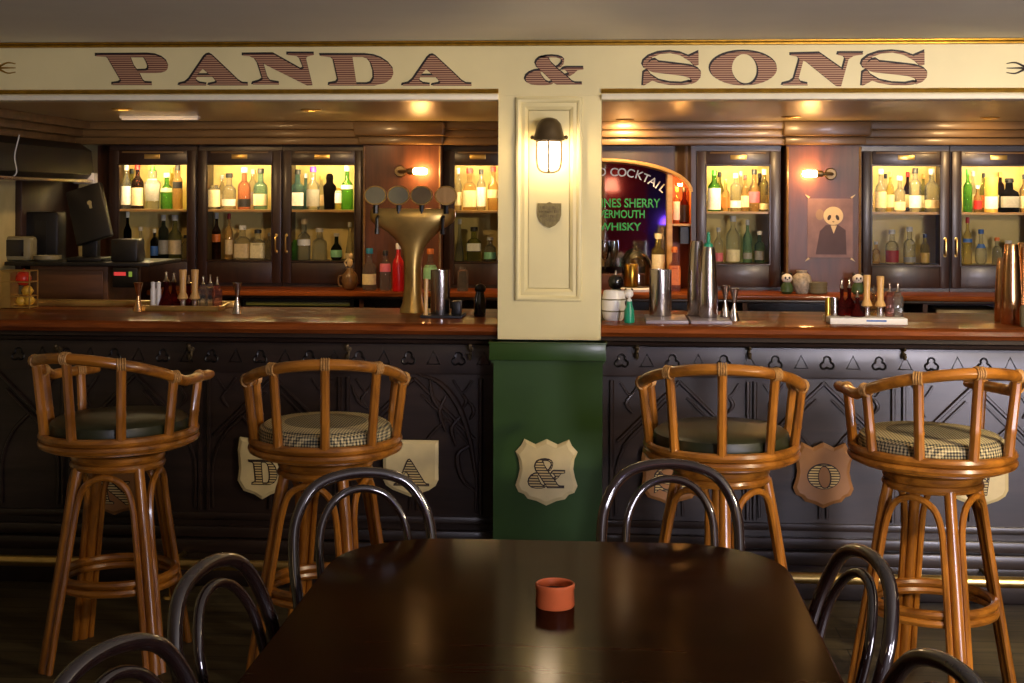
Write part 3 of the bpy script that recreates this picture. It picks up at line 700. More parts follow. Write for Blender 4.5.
# wooden pilaster panels between the cabinets
def pilaster(uA, uB, label):
    xA, xB = PX(uA, 7.72), PX(uB, 7.72)
    t = thing('pilaster', label, 'wood panel', ((xA + xB) / 2, 7.72, ZB)); w = (xB - xA) / 2
    obj('panel', MB().box(-w, w, 0, 0.36, 0, 1.905 - ZB - 0.002), M['panel_wood'], t)
    for sx in (-1, 1): obj('edge_bead', MB().tube([(sx * (w - 0.006), -0.003, 0.0), (sx * (w - 0.006), -0.003, 1.90 - ZB - 0.004)], 0.007, 8), M['cornice'], t)
    cp = MB(); cp.box(-w - 0.03, w + 0.03, -0.14, 0.06, 1.950 - ZB, ZS - ZB - 0.001, 0.01); cp.box(-w - 0.015, w + 0.015, -0.07, 0.06, 1.905 - ZB, 1.950 - ZB, 0.008)
    obj('cornice_break', cp, M['cornice'], t)
    return t
pilaster(363, 441, 'red-brown wooden pilaster panel behind the beer tap, under the left sconce')
pilaster(786, 861, 'wooden pilaster panel carrying the animal poster and the right sconce')

# ------------------------------------------------------------------ arched mirror
xa, xb = PX(520, YD), PX(696, YD)
am = thing('arched_mirror', 'arched bar mirror with painted lettering, half hidden by the cream pillar', 'mirror', ((xa + xb) / 2, YD, ZB))
cx = (xa + xb) / 2
def lx(u, Y=YD): return PX(u, Y) - cx
def lz(u, v, Y=YD): return P(u, v, Y).z - ZB
arc_c = lx(601); rx = lx(691) - arc_c; zs = lz(691, 192); zt = lz(601, 160)
bd = [(lx(520), 0.8 - 0.002), (lx(696) - 0.001, 0.8 - 0.002), (lx(696) - 0.001, 0.0), (arc_c + rx, 0.0)]
NA = 20
bd += [(arc_c + rx * math.cos(PI * k / NA), zs + (zt - zs) * math.sin(PI * k / NA)) for k in range(NA + 1)]
bd += [(arc_c - rx, 0.0), (lx(520), 0.0)] if arc_c - rx > lx(520) else []
bd = [p for p in bd if p[0] >= lx(520) - 1e-6]
def arch_board():
    m = MB(); pts = bd
    # split in strips for a clean concave outline
    L0 = lx(520); Rr = lx(696) - 0.001; top = 0.798
    xs = [max(L0, arc_c - rx)] + [arc_c + rx * math.sin(PI * (k / NA - 0.5)) for k in range(NA + 1)]
    xs = sorted(x for x in xs if x >= L0)
    def zz(x): return zs + (zt - zs) * math.sqrt(max(0, 1 - ((x - arc_c) / rx) ** 2))
    for x0, x1 in zip(xs, xs[1:]):
        m.prism([(x0, zz(x0)), (x1, zz(x1)), (x1, top), (x0, top)], 0.0, 0.03)
    m.box(arc_c + rx, Rr, 0, 0.03, 0, top)
    return m, zz
ab, zarc = arch_board()
obj('arch_board', ab, M['cab_wood'], am)
ed = MB().tube([(arc_c + rx * math.cos(PI * k / 24), 0.0, zs + (zt - zs) * math.sin(PI * k / 24)) for k in range(0, 20)], 0.011, 8)
obj('arch_bead', ed, M['shelf'], am, label='pale wooden arch bead')
YMr = 0.14
obj('mirror_glass', MB().box(lx(520), lx(668), YMr, YMr + 0.01, 0.12, 0.72), M['mirror'], am)
obj('niche_back', MB().box(lx(668), arc_c + rx, 0.28, 0.30, 0.0, 0.72), M['niche'], am)
obj('niche_post', MB().box(lx(667.5), lx(672.5), 0.02, 0.28, 0.0, zarc(lx(672)) - 0.004), M['shelf'], am)
obj('niche_shelf', MB().box(lx(672.5), arc_c + rx, 0.03, 0.28, lz(680, 226), lz(680, 224)), M['shelf'], am)
obj('niche_box', MB().box(lx(681), lx(690), 0.06, 0.26, lz(680, 244), lz(680, 227)), M['black'], am)
obj('niche_side', MB().box(arc_c + rx, arc_c + rx + 0.012, 0.03, 0.28, 0, 0.66), M['niche'], am)
obj('lower_ledge', MB().box(lx(520), lx(668), -0.02, YMr, 0.0, 0.085, 0.004), M['panel_wood'], am)
obj('niche_light', MB().lathe([(0, -0.012), (0.012, -0.012), (0.012, 0), (0, 0)], (lx(681), 0.12, zarc(lx(684)) - 0.02), 10), M['lamp_amber_soft'] if 'lamp_amber_soft' in M else M['lamp_amber'], am)
# lettering on the mirror
word = 'COCKTAIL'
us = [(612.5, 174), (620.5, 173.5), (629, 173.5), (637.5, 175.5), (646, 178.5), (654, 182), (660, 185.5), (666, 190)]
us = [(614, 172.5), (622, 172.8), (630.5, 173.6), (639, 175.5), (646, 178.5), (652.5, 182), (657.5, 185.2), (662.5, 188.6)]
for i, (chh, (u, v)) in enumerate(zip(word, us)):
    q = P(u, v, YD + YMr); me = text_mesh(chh, 0.066, 0.001, bold=0.001)
    ang = R(-3 - 5.2 * i)
    me.transform(Matrix.Rotation(-ang, 4, 'Y'))
    obj('mirror_letter', me, M['white_txt'], am, (q.x - cx, YMr - 0.001, q.z - ZB), smooth=False)
q = P(602, 172.5, YD + YMr); obj('mirror_letter', text_mesh('D', 0.066, 0.001, bold=0.001), M['white_txt'], am, (q.x - cx, YMr - 0.001, q.z - ZB), smooth=False)
for wd, u, v, sz in (('WINES SHERRY', 625, 203.5, 0.070), ('VERMOUTH', 622, 214.5, 0.062), ('WHISKY', 620, 227, 0.06)):
    q = P(u, v, YD + YMr)
    me = text_mesh(wd, sz, 0.001, bold=0.0015)
    w0 = max(v_.co.x for v_ in me.vertices) - min(v_.co.x for v_ in me.vertices)
    want = {'WINES SHERRY': 70, 'VERMOUTH': 46, 'WHISKY': 42}[wd] * 7.94 / F
    me.transform(Matrix.Diagonal((want / w0, 1, 1, 1)))
    obj('mirror_words', me, M['green_txt'], am, (q.x - cx, YMr - 0.001, q.z - ZB), smooth=False)

# ------------------------------------------------------------------ bottles
ORD = ['first', 'second', 'third', 'fourth', 'fifth', 'sixth', 'seventh']
PROF = {
    'wine': [(0.96, 0), (1, .02), (1, .60), (.92, .66), (.5, .75), (.36, .80), (.34, .95), (.40, .955), (.40, 1)],
    'tall': [(0.95, 0), (1, .015), (1, .68), (.85, .74), (.42, .80), (.36, .96), (.44, .965), (.44, 1)],
    'squat': [(0.95, 0), (1, .03), (1, .55), (.9, .63), (.42, .72), (.36, .94), (.46, .95), (.46, 1)],
    'round': [(0.6, 0), (.92, .08), (1, .28), (.92, .46), (.6, .58), (.34, .66), (.32, .93), (.42, .95), (.42, 1)],
    'jar': [(0.96, 0), (1, .03), (1, .80), (.8, .88), (.62, .9), (.62, 1)],
    'shaker': [(0.80, 0), (.82, .03), (1, .60), (.98, .66), (.55, .74), (.52, .8), (.60, .86), (.52, .95), (.3, 1)],
    'cone': [(0.96, 0), (1, .03), (.95, .18), (.55, .5), (.3, .72), (.28, .95), (.38, .96), (.38, 1)],
    'box': [(1, 0), (1, 1)],
}
CAPH = 0.11
def bottle(name, u, Y, zb_, hpx, wpx, kind, gcol, lab, cap, label, group, lab_z=(0.12, 0.46), sq=0.0, cat='bottle', loc=None):
    if loc is None: loc = (PX(u, Y), Y, zb_)
    d = math.hypot(loc[0], loc[1]) * math.cos(math.atan2(loc[0], loc[1]) + YAW)
    h = hpx * d / F; r = wpx * d / F / 2
    hb = h if cap is None or kind == 'box' else h * (1 - CAPH * 0.6)
    o = obj(name, MB().lathe([(a * r, b * hb) for a, b in PROF[kind]], (0, 0, 0), 16, sq=sq), G[gcol] if gcol in G else LC[gcol], None, loc)
    tag(o, label, cat, group)
    if lab:
        z0, z1 = lab_z[0] * hb, lab_z[1] * hb
        prof = PROF[kind]
        def rad(z):
            f = z / hb
            for (ra, za), (rb, zb2) in zip(prof, prof[1:]):
                if za <= f <= zb2: return r * (ra + (rb - ra) * (f - za) / max(1e-6, zb2 - za))
            return r
        pr = [(rad(z0 + (z1 - z0) * k / 4) + 0.0008, z0 + (z1 - z0) * k / 4) for k in range(5)]
        obj('label', MB().lathe(pr, (0, 0, 0), 14, sq=sq, a0=R(-170), a1=R(-10)), LC[lab], o)
    if cap and kind != 'box':
        rc = PROF[kind][-1][0] * r * 1.12
        obj('cap', MB().lathe([(rc, 0), (rc, h * CAPH), (rc * 0.85, h * CAPH * 1.15), (0, h * CAPH * 1.15)], (0, 0, hb - h * CAPH * 0.55), 12), LC[cap], o)
    return o
NC = {'clear': 'clear', 'green': 'green', 'dkgreen': 'dark green', 'brown': 'brown', 'amber': 'amber', 'teal': 'blue-green', 'blue': 'pale blue', 'pink': 'pink', 'red': 'red', 'black': 'black', 'yellow': 'yellow', 'olive': 'olive', 'dkred': 'dark red', 'gold': 'gold', 'white': 'white'}
def row(cabname, rowname, group, z, Y, items):
    for i, it in enumerate(items):
        u, h, w, kind, g, lab, cap = it[:7]; lz_ = it[7] if len(it) > 7 else (0.12, 0.46); sq = it[8] if len(it) > 8 else 0.0
        desc = NC.get(g, g) + (' carton' if kind == 'box' else ' bottle')
        extra = []
        if cap: extra.append(cap + ' cap')
        if lab: extra.append(lab + ' label')
        desc += (' with ' + ', '.join(extra)) if extra else ' without a label'
        place = ('leftmost' if i == 0 else 'rightmost' if i == len(items) - 1 else ORD[i] + ' along')
        L = f'{desc}, {place}, {rowname} shelf, {cabname}'
        bottle('bottle' if kind != 'box' else 'bottle_carton', u, Y, z, h, w, kind, g, lab, cap, L, group, lz_, sq)
YBt = YD + 0.16
UP, LO = ZSH + 0.0012, ZBO + 0.0012
row('leftmost cabinet', 'upper', 'bottles on lit upper cabinet shelves', UP, YBt, [
    (126, 44, 10, 'wine', 'clear', 'white', 'silver', (0.1, .55)), (137.5, 45, 12, 'wine', 'brown', 'cream', 'red', (0.08, .5)), (152.5, 43, 16, 'shaker', 'clear', 'grey', 'green', (0.2, .75)),
    (166.5, 36, 12, 'squat', 'green', 'tan', 'cream', (0.5, .62)), (177.5, 44, 10, 'tall', 'amber', 'brown' if 'brown' in LC else 'black', 'black', (0.5, .66))])
row('leftmost cabinet', 'lower', 'bottles on dim lower cabinet shelves', LO, YBt, [
    (127.6, 47, 8, 'wine', 'black', None, 'white'), (140.5, 32, 10, 'cone', 'clear', 'grey', 'silver'), (154.5, 30, 8, 'wine', 'black', 'blue', 'white'), (163.5, 44, 10, 'tall', 'dkgreen', 'grey', 'silver'),
    (175, 44, 13, 'squat', 'olive', 'tan', 'silver'), (185, 24, 7, 'wine', 'clear', None, 'black')])
row('second cabinet from left', 'upper', 'bottles on lit upper cabinet shelves', UP, YBt, [
    (214, 24, 13, 'jar', 'clear', 'cream', None, (0.1, .8)), (229, 36, 14, 'squat', 'clear', 'white', 'black', (0.1, .3)), (244, 42, 13, 'squat', 'pink', 'black', 'cream', (0.06, .26)), (260.5, 41, 13, 'squat', 'teal', 'cream', 'black', (0.1, .4), 2)])
row('second cabinet from left', 'lower', 'bottles on dim lower cabinet shelves', LO, YBt, [
    (216.5, 46.5, 9, 'wine', 'brown', 'orange', 'silver', (0.4, .58)), (229, 46, 8, 'wine', 'amber', 'tan', 'red'), (242.5, 34, 15, 'squat', 'clear', 'tan', 'white', (0.06, .5), 3), (258, 30, 14, 'squat', 'clear', 'cream', 'black', (0.06, .6), 4), (269, 27, 5, 'tall', 'clear', None, 'silver')])
row('third cabinet from left', 'upper', 'bottles on lit upper cabinet shelves', UP, YBt, [
    (297.5, 40, 12, 'squat', 'blue', 'white', 'black', (0.1, .45), 4), (313, 43, 13, 'squat', 'clear', 'grey', 'purple', (0.08, .5)), (329.5, 36, 13, 'shaker', 'black', None, None), (338.5, 22, 8, 'jar', 'yellow', 'white', None, (0.3, .85)), (347, 44, 12, 'squat', 'green', 'white', 'silver', (0.5, .6))])
row('third cabinet from left', 'lower', 'bottles on dim lower cabinet shelves', LO, YBt, [
    (295.5, 20, 8, 'jar', 'green', None, None), (304, 41, 13, 'squat', 'clear', 'white', 'tan', (0.38, .54)), (319.5, 32, 15, 'squat', 'clear', None, 'silver'), (336.5, 27, 12, 'round', 'dkgreen', 'mint', 'silver', (0.12, .4)), (349.5, 38, 9, 'cone', 'clear', 'tan', 'silver', (0.05, .2))])
row('cabinet between tap and pillar', 'upper', 'bottles on lit upper cabinet shelves', UP, YBt, [
    (458, 42, 7, 'wine', 'clear', 'cream', 'white'), (469.5, 42, 13, 'squat', 'amber', 'cream', 'red', (0.08, .5), 3), (481, 41, 9, 'tall', 'clear', 'white', 'black', (0.1, .6)), (493, 44, 11, 'squat', 'amber', 'cream', 'red', (0.3, .5))])
row('cabinet between tap and pillar', 'lower', 'bottles on dim lower cabinet shelves', LO, YBt, [
    (459.5, 42, 9, 'cone', 'clear', None, 'silver'), (474, 34, 14, 'squat', 'olive', 'white', 'black', (0.32, .56), 4), (490, 24, 12, 'squat', 'clear', 'mint', 'silver', (0.1, .4))])
row('cabinet right of mirror', 'upper', 'bottles on lit upper cabinet shelves', UP, YBt, [
    (714, 41, 13, 'wine', 'green', 'white', 'green', (0.04, .6)), (725.5, 32, 8, 'squat', 'amber', 'orange', 'gold'), (735.5, 38, 11, 'tall', 'clear', 'white', 'silver', (0.1, .3)), (745, 36, 8, 'wine', 'amber', 'cream', 'red'), (754, 42, 11, 'squat', 'amber', 'pink', 'black', (0.22, .5)), (764, 42, 9, 'tall', 'yellow', 'cream', 'white', (0.05, .2))])
row('cabinet right of mirror', 'lower', 'bottles on dim lower cabinet shelves', LO, YBt, [
    (718.5, 35, 9, 'wine', 'clear', 'pink', 'silver', (0.04, .3)), (733, 47, 14, 'wine', 'clear', 'cream', 'silver', (0.03, .3)), (747.5, 43, 9, 'wine', 'teal', 'grey', 'silver', (0.1, .25)), (759.5, 32, 10, 'squat', 'teal', 'grey', 'white', (0.1, .4))])
row('cabinet right of poster', 'upper', 'bottles on lit upper cabinet shelves', UP, YBt, [
    (880.5, 43, 11, 'squat', 'clear', 'tan', 'cream', (0.1, .5)), (890, 40, 8, 'wine', 'yellow', 'tan', 'gold'), (899.5, 36, 11, 'squat', 'clear', 'cream', 'silver', (0.05, .3)), (915, 44, 12, 'tall', 'clear', 'white', 'black', (0.1, .4)), (931.5, 43, 14, 'wine', 'clear', 'tan', 'silver', (0.1, .3))])
row('cabinet right of poster', 'lower', 'bottles on dim lower cabinet shelves', LO, YBt, [
    (876, 22, 8, 'squat', 'amber', 'gold', 'silver'), (892, 34, 13, 'squat', 'clear', 'red', 'silver', (0.05, .42)), (909.5, 37, 12, 'squat', 'clear', 'grey', 'silver', (0.05, .2)), (925, 30, 9, 'wine', 'yellow', 'yellow' if 'yellow' in LC else 'gold', 'navy', (0.05, .4))])
row('rightmost cabinet', 'upper', 'bottles on lit upper cabinet shelves', UP, YBt, [
    (967.5, 43, 9, 'wine', 'green', None, 'green'), (977.5, 27, 8, 'squat', 'amber', 'red', 'silver'), (991, 35, 13, 'box', 'gold', 'white', None, (0.1, .45)), (1009, 34, 17, 'squat', 'black', 'grey', 'black', (0.15, .5), 5), (1024, 38, 9, 'wine', 'amber', 'cream', 'black')])
row('rightmost cabinet', 'lower', 'bottles on dim lower cabinet shelves', LO, YBt, [
    (967.5, 47, 9, 'wine', 'yellow', 'blue', 'red', (0.5, .58)), (981, 35, 12, 'round', 'clear', 'blue', 'blue', (0.5, .62)), (997, 27, 10, 'squat', 'clear', None, 'orange'), (1008.5, 24, 10, 'jar', 'dkgreen', None, 'silver')])
YBr = YD + 0.245
for cabn, items in (
        ('leftmost cabinet', ((131.5, 40, 9, 'wine', 'olive', 'tan', 'black'), (172, 41, 9, 'wine', 'yellow', None, 'gold'))),
        ('second cabinet from left', ((222, 34, 8, 'wine', 'clear', 'tan', 'silver'), (252.5, 40, 8, 'tall', 'clear', 'grey', 'white'))),
        ('third cabinet from left', ((305.5, 36, 8, 'squat', 'blue', None, 'silver'), (321, 34, 8, 'wine', 'clear', 'tan', 'gold'))),
        ('cabinet right of mirror', ((719.5, 39, 8, 'wine', 'olive', 'gold', 'black'), (740.5, 40, 8, 'wine', 'clear', 'tan', 'silver'), (759.5, 38, 8, 'tall', 'brown', 'cream', 'black'))),
        ('cabinet right of poster', ((885.5, 38, 8, 'wine', 'clear', 'grey', 'black'), (907.5, 40, 8, 'wine', 'brown', 'tan', 'red'), (923, 38, 8, 'wine', 'olive', 'cream', 'gold'))),
        ('rightmost cabinet', ((973, 41, 8, 'wine', 'clear', 'tan', 'silver'), (983.5, 39, 8, 'wine', 'olive', 'orange', 'black'), (1000, 40, 8, 'tall', 'brown', 'cream', 'gold')))):
    for i, it in enumerate(items):
        nm = NC.get(it[4], it[4]); cap_ = it[6]
        bottle('bottle', it[0], YBr, UP, it[1], it[2], it[3], it[4], it[5], it[6], f'{nm} bottle with {cap_} cap standing behind the others, upper shelf, {cabn}', 'rear bottles on lit upper cabinet shelves')
# niche beside the mirror
YNi = YD + 0.15
zni = P(680, 224, YD).z + 0.001
bottle('bottle', 676.5, YNi, zni, 36, 7, 'tall', 'amber', 'white', 'gold', 'slim amber bottle with white label in the small niche beside the mirror', 'bottles in the mirror niche', (0.1, .65))
bottle('bottle', 684, YNi, zni, 36, 9, 'squat', 'dkred', 'black', 'black', 'dark red bottle with black label in the small niche beside the mirror', 'bottles in the mirror niche', (0.05, .55))

# loose bottles on the back bar worktop
YL = 7.55
gl = 'bottles standing on the back bar worktop'
ZB += 0.001
bottle('bottle', 369.5, YL, ZB, 42, 14, 'squat', 'clear', 'cream', 'teal', 'clear bottle with blue stopper and cream label, left of the beer tap column', gl, (0.15, .42))
bottle('bottle', 385.5, YL, ZB, 40, 11, 'tall', 'clear', 'pink', 'black', 'clear slim bottle with pink label, between blue-stoppered bottle and red bottle', gl, (0.5, .72))
rb = bottle('bottle', 398.5, YL - 0.05, ZB, 48, 12, 'wine', 'red', None, 'white', 'bright red opaque bottle just left of the beer tap column', gl); rb.data.materials[0] = M['red']
bottle('bottle', 430.5, YL, ZB, 42, 14, 'squat', 'clear', 'mint', 'orange', 'clear bottle with mint green label behind the steel cylinder, right of tap', gl, (0.3, .66))
bottle('bottle', 463, YL, ZB, 24, 11, 'jar', 'clear', None, None, 'small clear glass jar on the worktop below the cabinet beside the pillar', gl)
# figural brown bottle
c = Vector((PX(350, YL), YL, ZB)); k = 7.6 / F
fb = thing('figural_bottle', 'squat brown ornamental bottle with a pale figure stopper, far left on the worktop', 'bottle', c, 0, gl)
obj('flask', MB().lathe([(0.018, 0), (0.034, 0.012), (0.046, 0.05), (0.040, 0.085), (0.022, 0.105), (0.016, 0.12)], (0, 0, 0), 18), M['flask_brown'], fb)
st = MB().sphere((0, 0, 0.150), 0.018, 0.9, 0.9, 1.5); st.sphere((0.004, -0.004, 0.187), 0.014); st.tube([(-0.012, 0, 0.17), (-0.03, 0, 0.15), (-0.018, 0, 0.13)], 0.005, 6)
obj('stopper', st, LC['tan'], fb)
obj('handle', MB().tube(crom([(-0.04, 0, 0.08), (-0.062, 0, 0.07), (-0.06, 0, 0.03), (-0.043, 0, 0.02)], 5), 0.005, 6), M['flask_brown'], fb)
# two bottles left of the right-hand cabinet, in front of the mirror
zl_ = ZB + 0.085
bottle('bottle', 658.5, YD + 0.06, zl_, 40, 13, 'squat', 'yellow', 'cream', 'cream', 'pale spirit bottle with dark print on cream label, beside the glass dome', gl, (0.1, .52))
bottle('bottle', 674.5, YD - 0.10, ZB, 44, 12, 'squat', 'pink', 'orange', 'orange', 'amber square bottle with orange label, right of the pale spirit bottle', gl, (0.15, .62), 4)
# glass dome with tin
c = (PX(637, YD - 0.12), YD - 0.12, ZB)
dm = thing('glass_dome', 'glass cloche on a white base on the worktop, right of the pillar', 'cloche', c)
obj('base', MB().lathe([(0.09, 0), (0.095, 0.012), (0.085, 0.02), (0, 0.02)], (0, 0, 0), 28), M['white'], dm)
obj('dome', MB().lathe([(0.080, 0.02), (0.081, 0.13), (0.074, 0.165), (0.052, 0.198), (0.02, 0.214), (0.008, 0.217), (0.014, 0.232), (0.0, 0.246)], (0, 0, 0), 28), pane_mat('dome_glass', 1.7, (0.93, 0.92, 0.86, 1)), dm)
tn = tag(obj('gold_canister', MB().lathe([(0.036, 0), (0.038, 0.004), (0.038, 0.122), (0.035, 0.126), (0.0, 0.126)], (0, 0, 0), 24), M['goldcan'], None, (c[0] - 0.03, c[1] + 0.01, ZB + 0.021)), 'gold cylinder tin standing under the glass dome', 'tin')
for i, (u, txt) in enumerate(((605, 'nearest the pillar'), (614, 'nearest the glass dome'))):
    tag(obj('stemmed_glass', MB().lathe([(0.024, 0), (0.022, 0.004), (0.004, 0.01), (0.004, 0.07), (0.018, 0.09), (0.026, 0.13), (0.024, 0.18), (0.0225, 0.18), (0.024, 0.13), (0.016, 0.093), (0.0, 0.088)], (0, 0, 0), 14), M['thin_glass'], None, (PX(u, YD + 0.04), YD + 0.05, zl_)), 'stemmed clear glass in front of the mirror, ' + txt, 'glass', 'stemmed glasses by the mirror')

# ------------------------------------------------------------------ sconces
def sconce(u, v, dirx, label):
    c = P(u, v, 7.72); t = thing('bulb_sconce', label, 'wall lamp', (c.x, 7.719, c.z))
    obj('rose', MB().lathe([(0.0, -0.02), (0.028, -0.018), (0.034, 0.0), (0.0, 0.0)], (-dirx * 0.11, 0, 0), 18, axis='Y'), M['bronze'], t)
    a = MB(); a.tube(crom([(-dirx * 0.11, -0.01, 0), (-dirx * 0.11, -0.05, 0.0), (-dirx * 0.09, -0.065, 0), (-dirx * 0.06, -0.065, 0)], 5), 0.009, 8)
    a.lathe([(0.012, 0), (0.018, 0.006), (0.018, 0.03), (0.014, 0.035)], (-dirx * 0.062, -0.065, 0), 12, axis='X') if dirx > 0 else a.lathe([(0.012, 0), (0.018, -0.006), (0.018, -0.03), (0.014, -0.035)], (0.062, -0.065, 0), 12, axis='X')
    obj('arm', a, M['bronze'], t)
    z = 1 if dirx > 0 else -1
    obj('bulb', MB().lathe([(0.0, z * -0.03), (0.013, z * -0.029), (0.018, z * -0.02), (0.019, z * 0.03), (0.014, z * 0.045), (0.0, z * 0.05)], (0, -0.065, 0), 14, axis='X'), M['lamp_amber'], t)
    return t
sconce(420, 171.5, 1, 'glowing tube bulb sconce above the beer tap')
sconce(810, 174, -1, 'glowing tube bulb sconce above the animal poster')

# ------------------------------------------------------------------ animal poster
c = P(830, 228, 7.72)
ps = thing('animal_poster', 'faded poster of a suited panda pinned to the wooden pilaster', 'poster', (c.x, 7.719, c.z))
k = 7.75 / F
obj('sheet', MB().box(-22 * k, 22 * k, -0.003, 0, -29 * k, 29 * k), M['poster'], ps)
obj('suit', MB().prism([(-14 * k, -26 * k), (16 * k, -26 * k), (15 * k, -2 * k), (8 * k, 3 * k), (-4 * k, 3 * k), (-10 * k, -3 * k)], -0.0045, -0.003), M['poster_dark'], ps)
hd = MB().prism([(3 * k + 9.6 * k * math.cos(2 * PI * i / 22), 12 * k + 9 * k * math.sin(2 * PI * i / 22)) for i in range(22)], -0.006, -0.003)
hd.prism([(0.5 * k, 2.5 * k), (6.5 * k, 2.5 * k), (3.4 * k, -5.5 * k)], -0.006, -0.003)
pt = MB().prism([(-10 * k + 4 * k * math.cos(2 * PI * i / 14), 13 * k + 5.5 * k * math.sin(2 * PI * i / 14)) for i in range(14)], -0.0042, -0.003)
obj('panda_head', hd, M['poster_light'], ps); obj('pale_patch', pt, plain('poster_patch', (152, 126, 106), 0.6), ps)
ey = MB()
for sx in (-1, 1):
    ey.prism([(3 * k + sx * (4.0 * k + 1.9 * k * math.cos(2 * PI * i / 14) * 0.9 - 1.6 * k * math.sin(2 * PI * i / 14) * 0.45), 10.3 * k + 2.7 * k * math.sin(2 * PI * i / 14)) for i in range(14)], -0.0068, -0.006)
ey.prism([(1.8 * k, 6.6 * k), (4.2 * k, 6.6 * k), (3 * k, 5.4 * k)], -0.0068, -0.006)
obj('eyes_and_nose', ey, plain('poster_ink', (46, 32, 34), 0.6), ps)
pn = MB()
for sx, sz in ((-1, 1), (1, 1), (-1, -1), (1, -1)): pn.prism([(sx * 22 * k, sz * 29 * k), (sx * 24 * k, sz * 33 * k), (sx * 20 * k, sz * 33 * k)] if False else [(sx * 24.5 * k, sz * 33 * k), (sx * 21 * k, sz * 29 * k), (sx * 19.5 * k, sz * 30.5 * k)], -0.006, -0.0005)
obj('corner_tab', pn, M['poster_light'], ps)

# figurines and bowls on the right worktop
def figurine(u, label, sc_=1.0):
    t = thing('panda_figurine', label, 'figurine', (PX(u, YL), YL, ZB), 0, 'small panda figurines on the worktop')
    obj('body', MB().lathe([(0.022, 0), (0.034, 0.012), (0.032, 0.04), (0.02, 0.062), (0.0, 0.066)], (0, 0, 0), 14), M['pandagreen'], t)
    obj('head', MB().sphere((0, -0.002, 0.082), 0.027, 1.1, 1, 0.95), M['white'], t)
    e = MB()
    for sx in (-1, 1): e.sphere((sx * 0.021, 0, 0.105), 0.0095, n=8); e.sphere((sx * 0.010, -0.026, 0.085), 0.0055, 1, 0.6, 1.2, n=8)
    e.sphere((0, -0.028, 0.076), 0.0035, n=6)
    obj('ears_and_eyes', e, M['black'], t); return t
figurine(787, 'small panda figurine with green body, left end of the right worktop')
figurine(858, 'small panda figurine with green body behind the pale wooden muddlers')
tag(obj('ceramic_vase', MB().lathe([(0.03, 0), (0.05, 0.03), (0.054, 0.06), (0.045, 0.095), (0.026, 0.11), (0.03, 0.122), (0.024, 0.122), (0.0, 0.1)], (0, 0, 0), 18), plain('speckled_ceramic', (170, 158, 140), 0.4, noise=0.5, scale=60), None, (PX(802, YL + 0.03), YL + 0.03, ZB)), 'speckled pale ceramic vase right beside the small panda figurine', 'vase')
for i, txt in enumerate(('lowest', 'middle', 'top')):
    tag(obj('bowl', MB().lathe([(0.03, 0), (0.048, 0.006), (0.052, 0.024), (0.049, 0.024), (0.045, 0.009), (0, 0.006)], (0, 0, 0), 20), M['plate'], None, (PX(818, YL), YL, ZB + 0.0185 * i)), txt + ' sage bowl of the stack on the worktop below the poster', 'bowl', 'stacked sage bowls')

# ------------------------------------------------------------------ beer tap font
YT = 6.18
c = P(413, 313, YT)
tp = thing('beer_tap', 'tall T-shaped aged brass beer font with four round badges', 'beer tap', (PX(413, YT), YT, CT))
k = 6.26 / F
cs = [(-17, 0), (17, 0)]
def ell_loft(secs, n=20):
    m = MB(); rings = []
    for (x0, x1, z, ry) in secs:
        cxx, rx_ = (x0 + x1) / 2, (x1 - x0) / 2
        ring = []
        for j in range(n):
            a = 2 * PI * j / n; ca, sa2 = math.cos(a), math.sin(a)
            q = 1 / ((abs(ca) ** 2.6 + abs(sa2) ** 2.6) ** (1 / 2.6))
            ring.append(m.bm.verts.new((cxx + rx_ * q * ca, ry * q * sa2, z)))
        rings.append(ring)
    for A, B in zip(rings, rings[1:]):
        for j in range(n): m.bm.faces.new((A[j], A[(j + 1) % n], B[(j + 1) % n], B[j]))
    m.bm.faces.new(list(reversed(rings[0]))); m.bm.faces.new(rings[-1]); return m
S_ = [(-13, 13, 0, .062), (-12.5, 12.5, 3, .06), (-10, 10, 10, .05), (-8.5, 8.5, 25, .043), (-8.5, 8.5, 45, .042), (-9.5, 9.5, 56, .043), (-12.5, 12.5, 65, .045), (-18, 18, 73, .048), (-26, 26, 80, .052), (-35, 34.5, 85.5, .055), (-41.5, 40.5, 89.5, .056), (-43.5, 42.5, 94, .057), (-43.5, 42.5, 100, .056), (-41, 40, 103, .05)]
obj('column', ell_loft([(a * k, b * k, z * k, ry) for a, b, z, ry in S_]), M['brass_old'], tp)
for i, (u, g) in enumerate(((375.5, 'plate'), (398.5, 'plate'), (421.5, 'bronze'), (446, 'muddler'))):
    x = PX(u, YT - 0.05) - PX(413, YT)
    bd_ = MB().lathe([(0.0, -0.012), (0.046, -0.012), (0.050, -0.008), (0.050, 0.004), (0.046, 0.008), (0.0, 0.008)], (0, 0, 0), 24, axis='Y').xf(Matrix.Translation((x, -0.05, 116 * k)) @ Matrix.Diagonal((1, 1, 0.86, 1)))
    bo = obj('badge', bd_, M[g], tp)
    rr = MB().tube([(x + 0.047 * math.cos(2 * PI * j / 24), -0.063, 116 * k + 0.04 * math.sin(2 * PI * j / 24)) for j in range(24)], 0.003, 6, closed=True)
    obj('rim', rr, M['brass_old'], bo)
    st = MB().tube([(x, -0.045, 98 * k), (x, -0.045, 108 * k)], 0.012, 8)
    obj('badge_neck', st, M['black'], tp)
    sp = MB(); xs = x * 0.93
    sp.tube([(xs, -0.05, 95 * k), (xs, -0.075, 93 * k), (xs, -0.08, 82 * k)], 0.008, 8); sp.tube([(xs, -0.08, 83 * k), (xs, -0.08, 78 * k)], 0.011, 8)
    if i in (0, 3): obj('spout', sp, M['black'], tp)
    else: sp.bm.free()

